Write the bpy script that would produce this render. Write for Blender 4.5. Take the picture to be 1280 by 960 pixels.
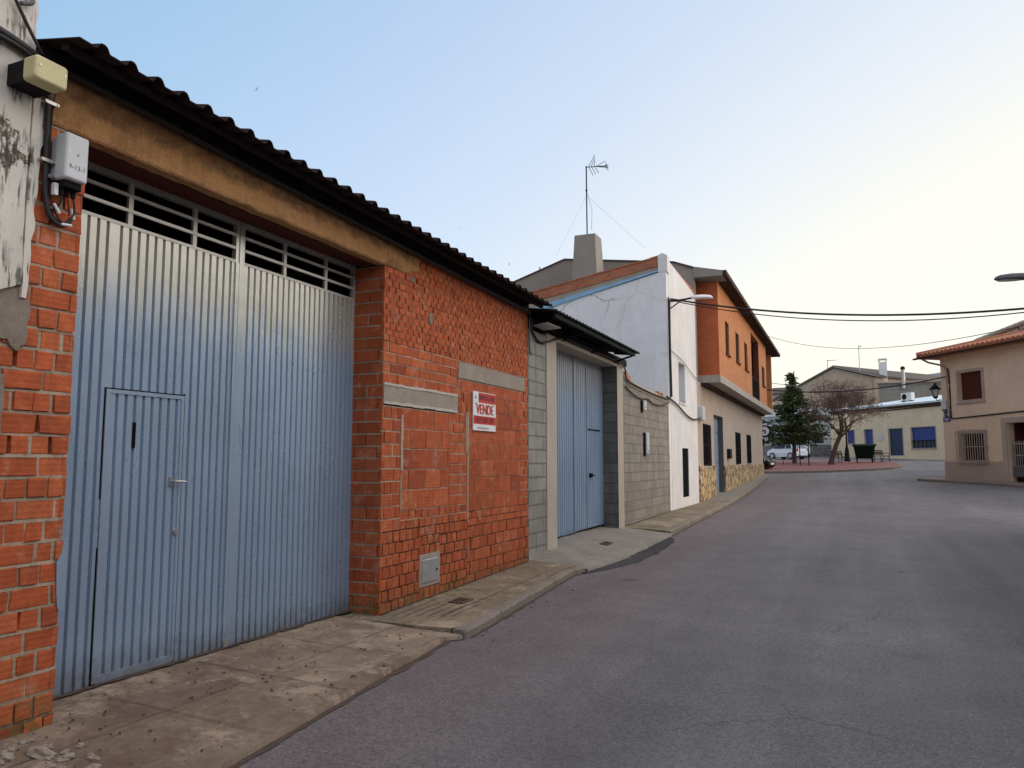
import bpy, bmesh, math, random
from mathutils import Vector, Matrix, noise as mn

for o in list(bpy.data.objects): bpy.data.objects.remove(o, do_unlink=True)
SC = bpy.context.scene
COL = SC.collection
RND = random.Random(11)
rad = math.radians

# ------------------------------------------------------------------ camera, sky, sun, exposure
cd = bpy.data.cameras.new('camera'); cam = bpy.data.objects.new('camera', cd); COL.objects.link(cam)
cd.sensor_width = 36.0; cd.lens = 36.0*961/1280; cd.clip_start = .05; cd.clip_end = 3000
cam.location = (0, 0, 0); cam.rotation_euler = (rad(90+5.763), 0, rad(23.55))
SC.camera = cam

SUN_AZ = 78.0      # degrees to the right of the street direction (+Y towards +X)
SUN_EL = 3.0
w = bpy.data.worlds.new('World'); SC.world = w; w.use_nodes = True
wn = w.node_tree.nodes; wl = w.node_tree.links
bg = wn['Background']
sky = wn.new('ShaderNodeTexSky'); sky.sky_type = 'NISHITA'; sky.sun_disc = False
sky.sun_elevation = rad(SUN_EL); sky.sun_rotation = rad(SUN_AZ)
sky.altitude = 700; sky.air_density = 1.0; sky.dust_density = 2.0; sky.ozone_density = 1.6
# clear dusk sky: the physical sky veiled by the pale afterglow that spreads from the sun's side
_tc = wn.new('ShaderNodeTexCoord'); _nrm = wn.new('ShaderNodeVectorMath'); _nrm.operation = 'NORMALIZE'; wl.new(_tc.outputs['Generated'], _nrm.inputs[0])
_dot = wn.new('ShaderNodeVectorMath'); _dot.operation = 'DOT_PRODUCT'; wl.new(_nrm.outputs[0], _dot.inputs[0])
_dot.inputs[1].default_value = (.62*math.sin(rad(40)), .62*math.cos(rad(40)), -.60)
_ad = wn.new('ShaderNodeMath'); _ad.operation = 'MULTIPLY_ADD'; wl.new(_dot.outputs['Value'], _ad.inputs[0]); _ad.inputs[1].default_value = 1.0; _ad.inputs[2].default_value = .60
_rp = wn.new('ShaderNodeValToRGB'); _el = _rp.color_ramp.elements
_st = [(0., (.56,.56,.62)), (.10, (.46,.54,.68)), (.24, (.33,.54,.78)), (.48, (.53,.68,.90)), (.66, (.70,.80,.96)), (.80, (.90,.92,.95)), (.92, (1.08,1.02,.89))]
while len(_el) < len(_st): _el.new(.5)
for _e_, (_p, _c) in zip(_el, _st): _e_.position = _p; _e_.color = (*_c, 1)
wl.new(_ad.outputs[0], _rp.inputs[0])
_gain = wn.new('ShaderNodeVectorMath'); _gain.operation = 'SCALE'; wl.new(_rp.outputs[0], _gain.inputs[0]); _gain.inputs['Scale'].default_value = 1.52
_mx = wn.new('ShaderNodeMix'); _mx.data_type = 'RGBA'; _mx.inputs[0].default_value = .82
wl.new(sky.outputs[0], _mx.inputs[6]); wl.new(_gain.outputs[0], _mx.inputs[7])
wl.new(_mx.outputs[2], bg.inputs[0]); bg.inputs[1].default_value = 0.15

sd = bpy.data.lights.new('sun', 'SUN'); sun = bpy.data.objects.new('sun', sd); COL.objects.link(sun)
sd.energy = 0.62; sd.angle = rad(120); sd.color = (1.0, .90, .80)
_e = rad(34); _a = rad(SUN_AZ)
sdir = Vector((math.sin(_a)*math.cos(_e), math.cos(_a)*math.cos(_e), math.sin(_e)))
sun.rotation_euler = sdir.to_track_quat('Z', 'Y').to_euler()
sun.location = sdir*50

SC.view_settings.view_transform = 'Standard'; SC.view_settings.look = 'None'
SC.view_settings.gamma = 1; SC.view_settings.exposure = 2.2
SC.view_settings.use_curve_mapping = False

# ------------------------------------------------------------------ mesh builder
ORG = {}
class MB:
    def __init__(s):
        s.v = []; s.f = []; s.mi = []; s.c = []; s.cur = 0; s.col = (1, 1, 1, 1); s.tint = False
    def add(s, pts):
        b = len(s.v); s.v += [tuple(p) for p in pts]; s.c += [s.col]*len(pts); return b
    def face(s, idx): s.f.append(tuple(idx)); s.mi.append(s.cur)
    def poly(s, pts): b = s.add(pts); s.face(range(b, b+len(pts)))
    def hexa(s, p):                                  # p: 4 bottom, 4 top
        b = s.add(p)
        for q in ((3,2,1,0),(4,5,6,7),(0,1,5,4),(1,2,6,5),(2,3,7,6),(3,0,4,7)): s.face([b+i for i in q])
    def box(s, x0, x1, y0, y1, z0, z1):
        if x0 > x1: x0, x1 = x1, x0
        if y0 > y1: y0, y1 = y1, y0
        if z0 > z1: z0, z1 = z1, z0
        s.hexa([(x0,y0,z0),(x1,y0,z0),(x1,y1,z0),(x0,y1,z0),(x0,y0,z1),(x1,y0,z1),(x1,y1,z1),(x0,y1,z1)])
    def fbox(s, F, u0, u1, w0, w1, d0, d1):           # box in a frame F(u, w, d)
        s.hexa([F(u0,w0,d0),F(u1,w0,d0),F(u1,w0,d1),F(u0,w0,d1),F(u0,w1,d0),F(u1,w1,d0),F(u1,w1,d1),F(u0,w1,d1)])
    def bbox(s, F, u0, u1, w0, w1, d0, d1, c=.01):    # bevelled front edges
        s.fbox(F, u0, u1, w0, w1, d0, d1-c)
        b = s.add([F(u0,w0,d1-c),F(u1,w0,d1-c),F(u1,w1,d1-c),F(u0,w1,d1-c),F(u0+c,w0+c,d1),F(u1-c,w0+c,d1),F(u1-c,w1-c,d1),F(u0+c,w1-c,d1)])
        for q in ((4,5,6,7),(0,1,5,4),(1,2,6,5),(2,3,7,6),(3,0,4,7)): s.face([b+i for i in q])
    def prism(s, A, B):                               # closed solid between two like polygons
        n = len(A); b = s.add(list(A)+list(B))
        s.face([b+i for i in range(n)][::-1]); s.face([b+n+i for i in range(n)])
        for i in range(n): j = (i+1) % n; s.face((b+i, b+j, b+n+j, b+n+i))
    def loft(s, rings, cap=True):
        n = len(rings[0]); bs = [s.add(r) for r in rings]
        for a, b in zip(bs, bs[1:]):
            for i in range(n): j = (i+1) % n; s.face((a+i, a+j, b+j, b+i))
        if cap: s.face([bs[0]+i for i in range(n)][::-1]); s.face([bs[-1]+i for i in range(n)])
    def tube(s, pts, r, n=8, cap=True):
        pts = [Vector(p) for p in pts]
        rs = r if isinstance(r, (list, tuple)) else [r]*len(pts)
        rings = []; up = None
        for i, p in enumerate(pts):
            t = (pts[min(i+1, len(pts)-1)]-pts[max(i-1, 0)])
            if t.length < 1e-9: t = Vector((0,0,1))
            t.normalize()
            if up is None:
                up = Vector((0,0,1)) if abs(t.z) < .9 else Vector((1,0,0))
            a = t.cross(up)
            if a.length < 1e-6: a = t.cross(Vector((0,1,0)))
            a.normalize(); b = t.cross(a); up = -b if False else up
            rings.append([p+(a*math.cos(2*math.pi*k/n)+b*math.sin(2*math.pi*k/n))*rs[i] for k in range(n)])
        s.loft(rings, cap)
    def cyl(s, p, q, r, n=12, r2=None): s.tube([p, q], [r, r if r2 is None else r2], n)
    def grid(s, P, nu, nv):                           # P(i,j)
        b = s.add([P(i, j) for j in range(nv+1) for i in range(nu+1)])
        for j in range(nv):
            for i in range(nu):
                a = b+j*(nu+1)+i; s.face((a, a+1, a+nu+2, a+nu+1))
    def ball(s, c, r, n=10, m=6, sz=1):
        rings = []
        for j in range(1, m):
            t = math.pi*j/m
            rings.append([(c[0]+r*math.sin(t)*math.cos(2*math.pi*i/n), c[1]+r*math.sin(t)*math.sin(2*math.pi*i/n), c[2]+r*sz*math.cos(t)) for i in range(n)])
        s.loft(rings)
    def build(s, name, mats, parent=None, smooth=False, org=None, recalc=True):
        if not isinstance(mats, (list, tuple)): mats = [mats]
        if parent is not None: o0 = ORG[parent]
        elif org is not None: o0 = Vector(org)
        else:
            xs = [p[0] for p in s.v]; ys = [p[1] for p in s.v]; zs = [p[2] for p in s.v]
            o0 = Vector(((min(xs)+max(xs))/2, (min(ys)+max(ys))/2, min(zs)))
        me = bpy.data.meshes.new(name)
        me.from_pydata([tuple(Vector(p)-o0) for p in s.v], [], s.f)
        for m in mats: me.materials.append(m)
        me.polygons.foreach_set('material_index', s.mi)
        if s.tint:
            at = me.color_attributes.new('tint', 'FLOAT_COLOR', 'POINT')
            flat = [x for c in s.c for x in c]; at.data.foreach_set('color', flat)
        if recalc:
            bm = bmesh.new(); bm.from_mesh(me); bmesh.ops.recalc_face_normals(bm, faces=bm.faces); bm.to_mesh(me); bm.free()
        if smooth: me.polygons.foreach_set('use_smooth', [True]*len(me.polygons))
        me.update()
        o = bpy.data.objects.new(name, me); COL.objects.link(o)
        if parent is not None: o.parent = parent
        else: o.location = o0
        ORG[o] = o0
        return o

def tag(o, label=None, cat=None, group=None, kind=None):
    if label: o['label'] = label
    if cat: o['category'] = cat
    if group: o['group'] = group
    if kind: o['kind'] = kind
    return o
def thing(name, label, cat, loc, group=None):
    o = bpy.data.objects.new(name, None); COL.objects.link(o); o.location = loc; o.empty_display_size = .2
    ORG[o] = Vector(loc); return tag(o, label, cat, group)
def copy_tree(o, parent=None):
    c = o.copy(); COL.objects.link(c); c.parent = parent
    for ch in o.children: copy_tree(ch, c)
    return c
def XF(X):  return lambda u, w, d: (X+d, u, w)        # wall facing +X, u along +Y
def YF(Y):  return lambda u, w, d: (u, Y-d, w)        # wall facing -Y, u along +X
def XB(X):  return lambda u, w, d: (X-d, u, w)        # wall facing -X
def wall_open(mb, F, u0, u1, w0, w1, d0, d1, holes):
    """solid wall with rectangular holes, cut in strips that butt end to end; holes: (u0,u1,w0,w1)"""
    us = sorted({u0, u1, *[h[0] for h in holes], *[h[1] for h in holes]})
    for a, b in zip(us, us[1:]):
        m = (a+b)/2; cuts = sorted((h[2], h[3]) for h in holes if h[0] < m < h[1]); z = w0
        for c0, c1 in cuts:
            if c0 > z+1e-4: mb.fbox(F, a, b, z, c0, d0, d1)
            z = max(z, c1)
        if z < w1-1e-4: mb.fbox(F, a, b, z, w1, d0, d1)

# ------------------------------------------------------------------ materials
class NT:
    def __init__(s, name):
        s.mat = bpy.data.materials.new(name); s.mat.use_nodes = True; s.t = s.mat.node_tree
        s.b = s.t.nodes['Principled BSDF']
        s.co = s.t.nodes.new('ShaderNodeTexCoord').outputs['Object']
    def node(s, typ): return s.t.nodes.new(typ)
    def put(s, sock, val):
        if isinstance(val, bpy.types.NodeSocket): s.t.links.new(val, sock)
        else:
            if hasattr(val, '__len__') and len(val) == 3 and sock.type == 'RGBA': val = (*val, 1)
            sock.default_value = val
    def sc(s, v, vec=None):
        n = s.node('ShaderNodeVectorMath'); n.operation = 'MULTIPLY'
        s.put(n.inputs[0], vec or s.co); n.inputs[1].default_value = v; return n.outputs[0]
    def add(s, a, b):
        n = s.node('ShaderNodeVectorMath'); n.operation = 'ADD'; s.put(n.inputs[0], a); s.put(n.inputs[1], b); return n.outputs[0]
    def xyz(s, vec=None):
        n = s.node('ShaderNodeSeparateXYZ'); s.put(n.inputs[0], vec or s.co); return n.outputs
    def vec(s, x, y, z=0):
        n = s.node('ShaderNodeCombineXYZ')
        for i, q in enumerate((x, y, z)): s.put(n.inputs[i], q)
        return n.outputs[0]
    def noise(s, scale, detail=4, rough=.6, vec=None, dist=0, color=False):
        n = s.node('ShaderNodeTexNoise'); s.put(n.inputs['Vector'], vec or s.co)
        n.inputs['Scale'].default_value = scale; n.inputs['Detail'].default_value = detail
        n.inputs['Roughness'].default_value = rough; n.inputs['Distortion'].default_value = dist
        return n.outputs['Color' if color else 'Fac']
    def vor(s, scale, feat='F1', vec=None, rnd=1):
        n = s.node('ShaderNodeTexVoronoi'); n.feature = feat; s.put(n.inputs['Vector'], vec or s.co)
        n.inputs['Scale'].default_value = scale; n.inputs['Randomness'].default_value = rnd; return n
    def ramp(s, fac, stops, interp='LINEAR'):
        n = s.node('ShaderNodeValToRGB'); n.color_ramp.interpolation = interp; e = n.color_ramp.elements
        while len(e) < len(stops): e.new(.5)
        for el, (p, c) in zip(e, stops):
            el.position = p; el.color = (c, c, c, 1) if not hasattr(c, '__len__') else (*c[:3], 1)
        s.put(n.inputs[0], fac); return n.outputs[0]
    def mix(s, fac, a, b, mode='MIX'):
        n = s.node('ShaderNodeMix'); n.data_type = 'RGBA'; n.blend_type = mode
        s.put(n.inputs[0], fac); s.put(n.inputs[6], a); s.put(n.inputs[7], b); return n.outputs[2]
    def m(s, op, a, b=0.0, c=None, clamp=False):
        n = s.node('ShaderNodeMath'); n.operation = op; n.use_clamp = clamp
        s.put(n.inputs[0], a); s.put(n.inputs[1], b)
        if c is not None: s.put(n.inputs[2], c)
        return n.outputs[0]
    def bump(s, h, strength=.4, dist=.01, normal=None):
        n = s.node('ShaderNodeBump'); n.inputs['Strength'].default_value = strength; n.inputs['Distance'].default_value = dist
        s.put(n.inputs['Height'], h)
        if normal: s.put(n.inputs['Normal'], normal)
        return n.outputs[0]
    def brick(s, vec, c1, c2, mortar, bw, rh, ms=.008, off=.5, smooth=.1):
        n = s.node('ShaderNodeTexBrick'); s.put(n.inputs['Vector'], vec); n.offset = off
        for k, q in (('Color1', c1), ('Color2', c2), ('Mortar', mortar)): s.put(n.inputs[k], q)
        n.inputs['Scale'].default_value = 1; n.inputs['Mortar Size'].default_value = ms; n.inputs['Mortar Smooth'].default_value = smooth
        n.inputs['Brick Width'].default_value = bw; n.inputs['Row Height'].default_value = rh; n.inputs['Bias'].default_value = 0
        return n.outputs
    def attr(s, name):
        n = s.node('ShaderNodeAttribute'); n.attribute_name = name; return n.outputs['Color']
    def done(s, color=None, rough=None, metal=None, normal=None, spec=None):
        if color is not None: s.put(s.b.inputs['Base Color'], color)
        if rough is not None: s.put(s.b.inputs['Roughness'], rough)
        if metal is not None: s.put(s.b.inputs['Metallic'], metal)
        if normal is not None: s.put(s.b.inputs['Normal'], normal)
        if spec is not None: s.put(s.b.inputs['Specular IOR Level'], spec)
        return s.mat

def simple(name, col, var=.25, rough=.8, scale=3., bump=.25, bscale=60., metal=0., col2=None, spec=.4, bdist=.006):
    n = NT(name); a = n.noise(scale, 6, .65); b = n.noise(scale*9, 4, .6)
    f = n.m('ADD', n.m('MULTIPLY', a, .65), n.m('MULTIPLY', b, .35))
    lo = col2 or tuple(c*(1-var) for c in col); hi = col if col2 else tuple(min(1, c*(1+var)) for c in col)
    c = n.ramp(f, [(.32, lo), (.68, hi)])
    r = n.ramp(a, [(.3, max(.05, rough-.08)), (.7, min(1, rough+.08))])
    h = n.noise(bscale, 4, .6)
    return n.done(c, r, metal, n.bump(h, bump, bdist), spec)

def m_bricktint():
    n = NT('hollow_brick'); t = n.attr('tint')
    fine = n.noise(70, 4, .7); big = n.noise(2.2, 6, .7); mid = n.noise(9, 5, .7)
    c = n.mix(1, t, n.ramp(fine, [(.25, .78), (.75, 1.15)]), 'MULTIPLY')
    c = n.mix(1, c, n.ramp(mid, [(.3, .72), (.65, 1.12)]), 'MULTIPLY')
    smear = n.ramp(n.m('MULTIPLY', mid, n.noise(3.1, 5, .7, vec=n.add(n.co, (7, 3, 1)))), [(.29, 0.), (.42, .55)])
    c = n.mix(smear, c, (.40, .29, .21))
    soot = n.ramp(n.m('MULTIPLY', big, n.noise(14, 4, .7)), [(.32, 0.), (.46, .55)])
    c = n.mix(soot, c, (.10, .055, .04))
    streak = n.noise(7, 4, .6, vec=n.sc((1, 2.2, .35)))
    c = n.mix(n.ramp(streak, [(.52, 0.), (.75, .35)]), c, (.17, .07, .045))
    z = n.xyz()[2]
    moss = n.m('MULTIPLY', n.ramp(n.m('ADD', z, n.m('MULTIPLY', n.noise(5, 5, .7), .5)), [(.30, 1.), (.56, 0.)]), n.ramp(n.noise(16, 4, .65), [(.36, 0.), (.56, .85)]))
    c = n.mix(moss, c, (.10, .10, .035))
    groove = n.node('ShaderNodeTexWave'); groove.wave_type = 'BANDS'; groove.bands_direction = 'Z'; groove.inputs['Scale'].default_value = 9; groove.inputs['Distortion'].default_value = .3; n.put(groove.inputs['Vector'], n.co)
    h = n.m('ADD', n.m('MULTIPLY', fine, .5), n.m('MULTIPLY', groove.outputs['Fac'], .35))
    return n.done(c, n.ramp(mid, [(.3, .78), (.7, .95)]), 0, n.bump(h, .45, .006), .25)

def m_gate(name, base, dark, rough=.34, metal=.35, top_tone=None):
    n = NT(name)
    st = n.noise(9, 5, .65, vec=n.sc((1, 1, .10))); big = n.noise(1.1, 4, .6); fine = n.noise(60, 3, .6)
    c = n.mix(n.ramp(st, [(.20, .3), (.80, 1.)]), dark, base)
    c = n.mix(n.ramp(big, [(.35, .0), (.7, .35)]), c, tuple(min(1, q*1.35) for q in base))
    if top_tone:                                   # paler tone towards the top, with a streaky lower edge
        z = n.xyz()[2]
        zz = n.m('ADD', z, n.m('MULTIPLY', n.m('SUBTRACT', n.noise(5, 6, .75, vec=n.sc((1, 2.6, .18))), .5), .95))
        c = n.mix(n.ramp(n.m('SUBTRACT', zz, 2.0), [(.50, 0.), (1.0, .9)]), c, n.mix(st, tuple(q*.8 for q in top_tone), top_tone))
    if top_tone:
        zb_ = n.xyz()[2]; sp = n.ramp(n.m('ADD', zb_, n.m('MULTIPLY', n.noise(9, 5, .75), .45)), [(.22, .75), (.52, 0.)]); c = n.mix(sp, c, (.15, .12, .095))
    dirt = n.m('MULTIPLY', n.ramp(n.noise(22, 5, .75, vec=n.sc((1, 1, .7))), [(.66, 0.), (.76, .5)]), n.ramp(n.noise(2.5, 3), [(.4, 0.), (.6, 1.)]))
    c = n.mix(dirt, c, (.11, .10, .09))
    r = n.m('ADD', n.m('MULTIPLY', n.noise(5, 5, .7, vec=n.sc((1, 1, .3))), .28), rough-.14)
    h = n.m('ADD', n.m('MULTIPLY', n.noise(2.6, 2, .5), 1.0), n.m('MULTIPLY', fine, .03))
    return n.done(c, r, metal, n.bump(h, .25, .02), .5)

def m_concrete(name, a, b, scale=2., rough=.88, pits=True, streak=0., moss=0., stain=None, slabs=None, lumps=False):
    n = NT(name); big = n.noise(scale, 7, .68); fine = n.noise(scale*22, 4, .7); med = n.noise(scale*5, 5, .7)
    c = n.mix(n.ramp(n.m('ADD', n.m('MULTIPLY', big, .7), n.m('MULTIPLY', med, .3)), [(.33, 0.), (.66, 1.)]), a, b)
    c = n.mix(1, c, n.ramp(fine, [(.25, .74), (.75, 1.16)]), 'MULTIPLY')
    if lumps:                                    # rough unfinished cast in the upper half
        z = n.xyz()[2]; rg = n.ramp(n.m('ADD', z, n.m('MULTIPLY', n.m('SUBTRACT', n.noise(3, 5, .7), .5), .22)), [(.0, 0.), (1., 1.)])
        up = n.ramp(n.m('SUBTRACT', n.m('ADD', z, n.m('MULTIPLY', n.m('SUBTRACT', n.noise(4, 6, .75), .5), .30)), 3.0), [(.80, 0.), (.86, 1.)])
        c = n.mix(n.m('MULTIPLY', up, n.ramp(med, [(.35, .9), (.65, .35)])), c, (.155, .075, .035))
    if slabs:
        x, y, z = n.xyz(); o = n.brick(n.vec(n.m('ADD', y, n.m('MULTIPLY', n.m('SUBTRACT', med, .5), .05)), x), (.74, .72, .70), (1.16, 1.14, 1.10), (.62, .60, .58), slabs[0], slabs[1], .006, .35, .6)
        c = n.mix(.9, c, o['Color'], 'MULTIPLY')
        pt = n.ramp(n.noise(2.6, 7, .75, vec=n.add(n.co, (1, 5, 3))), [(.54, 0.), (.60, .5)]); c = n.mix(pt, c, tuple(min(1, q*1.35) for q in b))
    if streak:
        s = n.noise(6, 5, .65, vec=n.sc((1, 1.6, .16)))
        c = n.mix(n.ramp(s, [(.5, 0.), (.72, streak)]), c, tuple(q*.35 for q in a))
    if stain:
        s = n.noise(1.3, 6, .75, vec=n.add(n.co, (4, 9, 2)))
        c = n.mix(n.ramp(s, [(.5, 0.), (.62, .7)]), c, stain)
    if moss:
        s = n.m('MULTIPLY', n.noise(.9, 4, .7), n.noise(12, 4, .7))
        c = n.mix(n.ramp(s, [(.24, 0.), (.36, moss)]), c, (.11, .105, .045))
    if pits:
        p = n.ramp(n.vor(scale*16).outputs['Distance'], [(.05, 1.), (.13, 0.)])
        pm = n.m('MULTIPLY', p, n.ramp(n.noise(scale*3, 3), [(.52, 0.), (.62, 1.)]))
        c = n.mix(n.m('MULTIPLY', pm, .7), c, (.05, .04, .035))
    h = n.m('ADD', n.m('MULTIPLY', fine, .5), n.m('MULTIPLY', med, .6))
    return n.done(c, rough, 0, n.bump(h, .5 if not lumps else .9, .012 if not lumps else .035), .25)

def m_block(name, bw, rh, c1, c2, mortar, ax='Y', ms=.012, bumpd=.012, streak=.5, rough=.9, scale=2.5, off=.5, contrast=.22):
    n = NT(name); x, y, z = n.xyz()
    wob = n.m('MULTIPLY', n.m('SUBTRACT', n.noise(6, 2), .5), .008)
    v = n.vec(x if ax == 'X' else y, n.m('ADD', z, wob), 0)
    o = n.brick(v, c1, c2, mortar, bw, rh, ms, off)
    big = n.noise(scale, 6, .7); fine = n.noise(scale*30, 4, .7)
    c = n.mix(1, o['Color'], n.ramp(fine, [(.25, 1-contrast), (.75, 1+contrast*.7)]), 'MULTIPLY')
    c = n.mix(1, c, n.ramp(big, [(.3, 1-contrast), (.7, 1+contrast*.6)]), 'MULTIPLY')
    if streak:
        s = n.noise(5, 5, .7, vec=n.sc((1.5, 1.5, .2)))
        c = n.mix(n.ramp(s, [(.5, 0.), (.72, streak)]), c, tuple(q*.4 for q in c1))
    h = n.m('ADD', n.m('MULTIPLY', fine, .25), n.m('MULTIPLY', o['Fac'], -.8))
    return n.done(c, rough, 0, n.bump(h, .7, bumpd), .25)

def m_plaster(name, a, crack=True, dirt=(.30, .27, .23), flake=None, amt=.45):
    n = NT(name); big = n.noise(1.0, 7, .7); med = n.noise(5, 6, .72); fine = n.noise(60, 4, .6)
    c = n.mix(n.ramp(big, [(.35, 0.), (.7, 1.)]), tuple(q*.84 for q in a), a)
    st = n.noise(3, 6, .7, vec=n.sc((1.4, 1.4, .25)))
    c = n.mix(n.ramp(st, [(.52, 0.), (.78, amt)]), c, dirt)
    h = n.m('ADD', n.m('MULTIPLY', med, .5), n.m('MULTIPLY', fine, .2))
    if crack:
        wv = n.add(n.co, n.sc((.5, .5, .5), n.noise(1.6, 5, .7, color=True)))
        e = n.vor(.55, 'DISTANCE_TO_EDGE', wv).outputs['Distance']
        k = n.m('MULTIPLY', n.ramp(e, [(.0, 1.), (.012, 0.)]), n.ramp(n.noise(.55, 3), [(.46, 0.), (.58, 1.)]))
        c = n.mix(n.m('MULTIPLY', k, .7), c, (.16, .14, .13))
        sm = n.m('MULTIPLY', n.ramp(e, [(.0, 1.), (.10, 0.)]), n.ramp(med, [(.5, 0.), (.7, .45)]))
        c = n.mix(sm, c, (.33, .32, .31))
        h = n.m('SUBTRACT', h, k)
    if flake:
        f = n.m('MULTIPLY', n.noise(1.9, 7, .75, vec=n.add(n.co, (3, 1, 0))), 1.)
        fm = n.ramp(f, [(.60, 0.), (.63, 1.)])
        c = n.mix(fm, c, n.mix(med, flake, tuple(q*.5 for q in flake)))
        drip = n.m('MULTIPLY', n.ramp(n.noise(34, 3, .6, vec=n.sc((1, 1, .12))), [(.50, 0.), (.58, 1.)]), n.ramp(n.noise(2.8, 4), [(.44, 0.), (.54, 1.)]))
        c = n.mix(n.m('MULTIPLY', drip, .85), c, (.07, .055, .045))
        h = n.m('SUBTRACT', h, n.m('MULTIPLY', fm, .8))
    return n.done(c, .85, 0, n.bump(h, .5, .012), .3)

def m_stoneclad():
    n = NT('stone_cladding'); x, y, z = n.xyz()
    v = n.add(n.vec(n.m('MULTIPLY', x, 1.), n.m('MULTIPLY', y, 1.), n.m('MULTIPLY', z, .8)), n.sc((.12, .12, .12), n.noise(3, 3, color=True)))
    e = n.vor(4.6, 'DISTANCE_TO_EDGE', v).outputs['Distance']; q = n.vor(4.6, 'F1', v).outputs['Color']
    r = n.node('ShaderNodeSeparateColor'); n.put(r.inputs[0], q)
    c = n.ramp(r.outputs[0], [(0., (.46, .29, .11)), (.3, (.66, .50, .27)), (.5, (.30, .15, .06)), (.75, (.70, .56, .36)), (1., (.22, .12, .06))])
    c = n.mix(1, c, n.ramp(n.noise(30, 5, .7), [(.25, .7), (.75, 1.2)]), 'MULTIPLY')
    j = n.ramp(e, [(.04, 1.), (.10, 0.)]); c = n.mix(j, c, (.15, .095, .06))
    h = n.m('SUBTRACT', n.m('MULTIPLY', n.noise(20, 5), .4), n.m('MULTIPLY', j, .9))
    return n.done(c, .8, 0, n.bump(h, .8, .03), .3)

def m_asphalt(name='asphalt', k=1., red=True):
    n = NT(name); x, y, z = n.xyz()
    fine = n.noise(95, 4, .8); sp = n.vor(220).outputs['Color']; big = n.noise(.22, 6, .65); med = n.noise(1.3, 6, .7)
    lng = n.noise(.8, 5, .65, vec=n.sc((1.2, .10, 1)))
    base = n.mix(n.ramp(n.m('ADD', n.m('MULTIPLY', big, .5), n.m('MULTIPLY', lng, .5)), [(.36, 0.), (.64, 1.)]), tuple(q*k for q in (.126, .119, .127)), tuple(q*k for q in (.188, .179, .189)))
    if red:
        xx = n.m('ADD', x, n.m('MULTIPLY', n.m('SUBTRACT', n.noise(.5, 4), .5), 1.8))
        rm = n.ramp(n.m('MULTIPLY_ADD', xx, .1, .5), [(.10, 0.), (.17, .55), (.25, .55), (.36, 0.)])
        base = n.mix(n.m('MULTIPLY', rm, n.ramp(n.noise(.5, 5, .7), [(.3, .35), (.6, 1.)])), base, (.150, .108, .104))
    base = n.mix(1, base, n.ramp(med, [(.3, .82), (.7, 1.12)]), 'MULTIPLY')
    base = n.mix(1, base, n.ramp(fine, [(.32, .42), (.68, 1.6)]), 'MULTIPLY')
    base = n.mix(1, base, n.ramp(n.noise(30, 5, .75), [(.32, .72), (.68, 1.26)]), 'MULTIPLY')
    trk = n.noise(1.6, 4, .6, vec=n.sc((1, .03, 1))); base = n.mix(1, base, n.ramp(trk, [(.35, .93), (.65, 1.05)]), 'MULTIPLY')
    oil = n.ramp(n.vor(.8, 'F1', n.add(n.co, n.sc((.4, .4, 0), n.noise(3, 4, color=True)))).outputs['Distance'], [(.05, .6), (.12, 0.)]); base = n.mix(n.m('MULTIPLY', oil, n.ramp(n.noise(.5, 2), [(.5, 0.), (.6, 1.)])), base, (.05, .047, .05))
    pale = n.m('MULTIPLY', n.ramp(n.noise(.45, 6, .75, vec=n.add(n.co, (31, 5, 0)), dist=.6), [(.60, 0.), (.68, 1.)]), n.ramp(n.noise(4, 5, .8), [(.4, 0.), (.7, .55)]))
    base = n.mix(pale, base, (.30, .27, .25))
    wv = n.add(n.co, n.sc((1.2, 1.2, 0), n.noise(.7, 5, .7, color=True)))
    e = n.vor(.16, 'DISTANCE_TO_EDGE', wv).outputs['Distance']
    ck = n.m('MULTIPLY', n.ramp(e, [(0., 1.), (.0035, 0.)]), n.ramp(n.noise(.4, 3), [(.48, 0.), (.60, .5)]))
    base = n.mix(ck, base, (.035, .03, .03))
    h = n.m('ADD', n.m('MULTIPLY', fine, 1.), n.m('MULTIPLY', n.noise(14, 4), .4))
    return n.done(base, n.ramp(med, [(.3, .80), (.7, .95)]), 0, n.bump(h, .8, .008), .2)

def m_leaf(name, stops):
    n = NT(name); t = n.attr('tint'); c = n.mix(1, t, n.ramp(n.noise(3, 3), [(.3, .7), (.7, 1.3)]), 'MULTIPLY')
    return n.done(c, .7, 0, None, .2)

def m_glass(name, col=(.02, .025, .03), rough=.12):
    n = NT(name); h = n.noise(1.5, 2); return n.done(n.mix(n.noise(2, 3), col, tuple(q*1.5 for q in col)), rough, 0, n.bump(h, .05, .01), .3)

M = {}
M['brick'] = m_bricktint()
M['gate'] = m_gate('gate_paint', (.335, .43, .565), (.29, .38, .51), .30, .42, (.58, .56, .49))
M['gate2'] = m_gate('garage_door_paint', (.25, .345, .475), (.195, .275, .395), .40, .3, (.30, .32, .36))
M['galv'] = m_gate('galvanised_bar', (.50, .49, .45), (.36, .35, .33), .45, .3)
M['lintel'] = m_concrete('ochre_concrete', (.43, .215, .085), (.56, .305, .135), 2.2, .9, True, .35, 0, (.20, .10, .05), None, True)
M['cement'] = m_concrete('cement_strip', (.30, .24, .19), (.40, .34, .28), 3, .92)
M['cementdark'] = m_concrete('dark_cement', (.19, .15, .12), (.31, .255, .205), 5, .95)
M['cement_edge'] = m_concrete('cement_edge', (.48, .42, .36), (.60, .55, .48), 3, .92)
M['apron'] = m_concrete('apron_concrete', (.125, .090, .068), (.305, .232, .172), 1.0, .85, True, 0, 0, (.115, .070, .050), (.92, .46))
M['walk'] = m_concrete('pavement_concrete', (.185, .142, .102), (.33, .27, .195), 1.1, .88, True, 0, .95, (.17, .12, .09), (1.25, .55))
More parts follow.
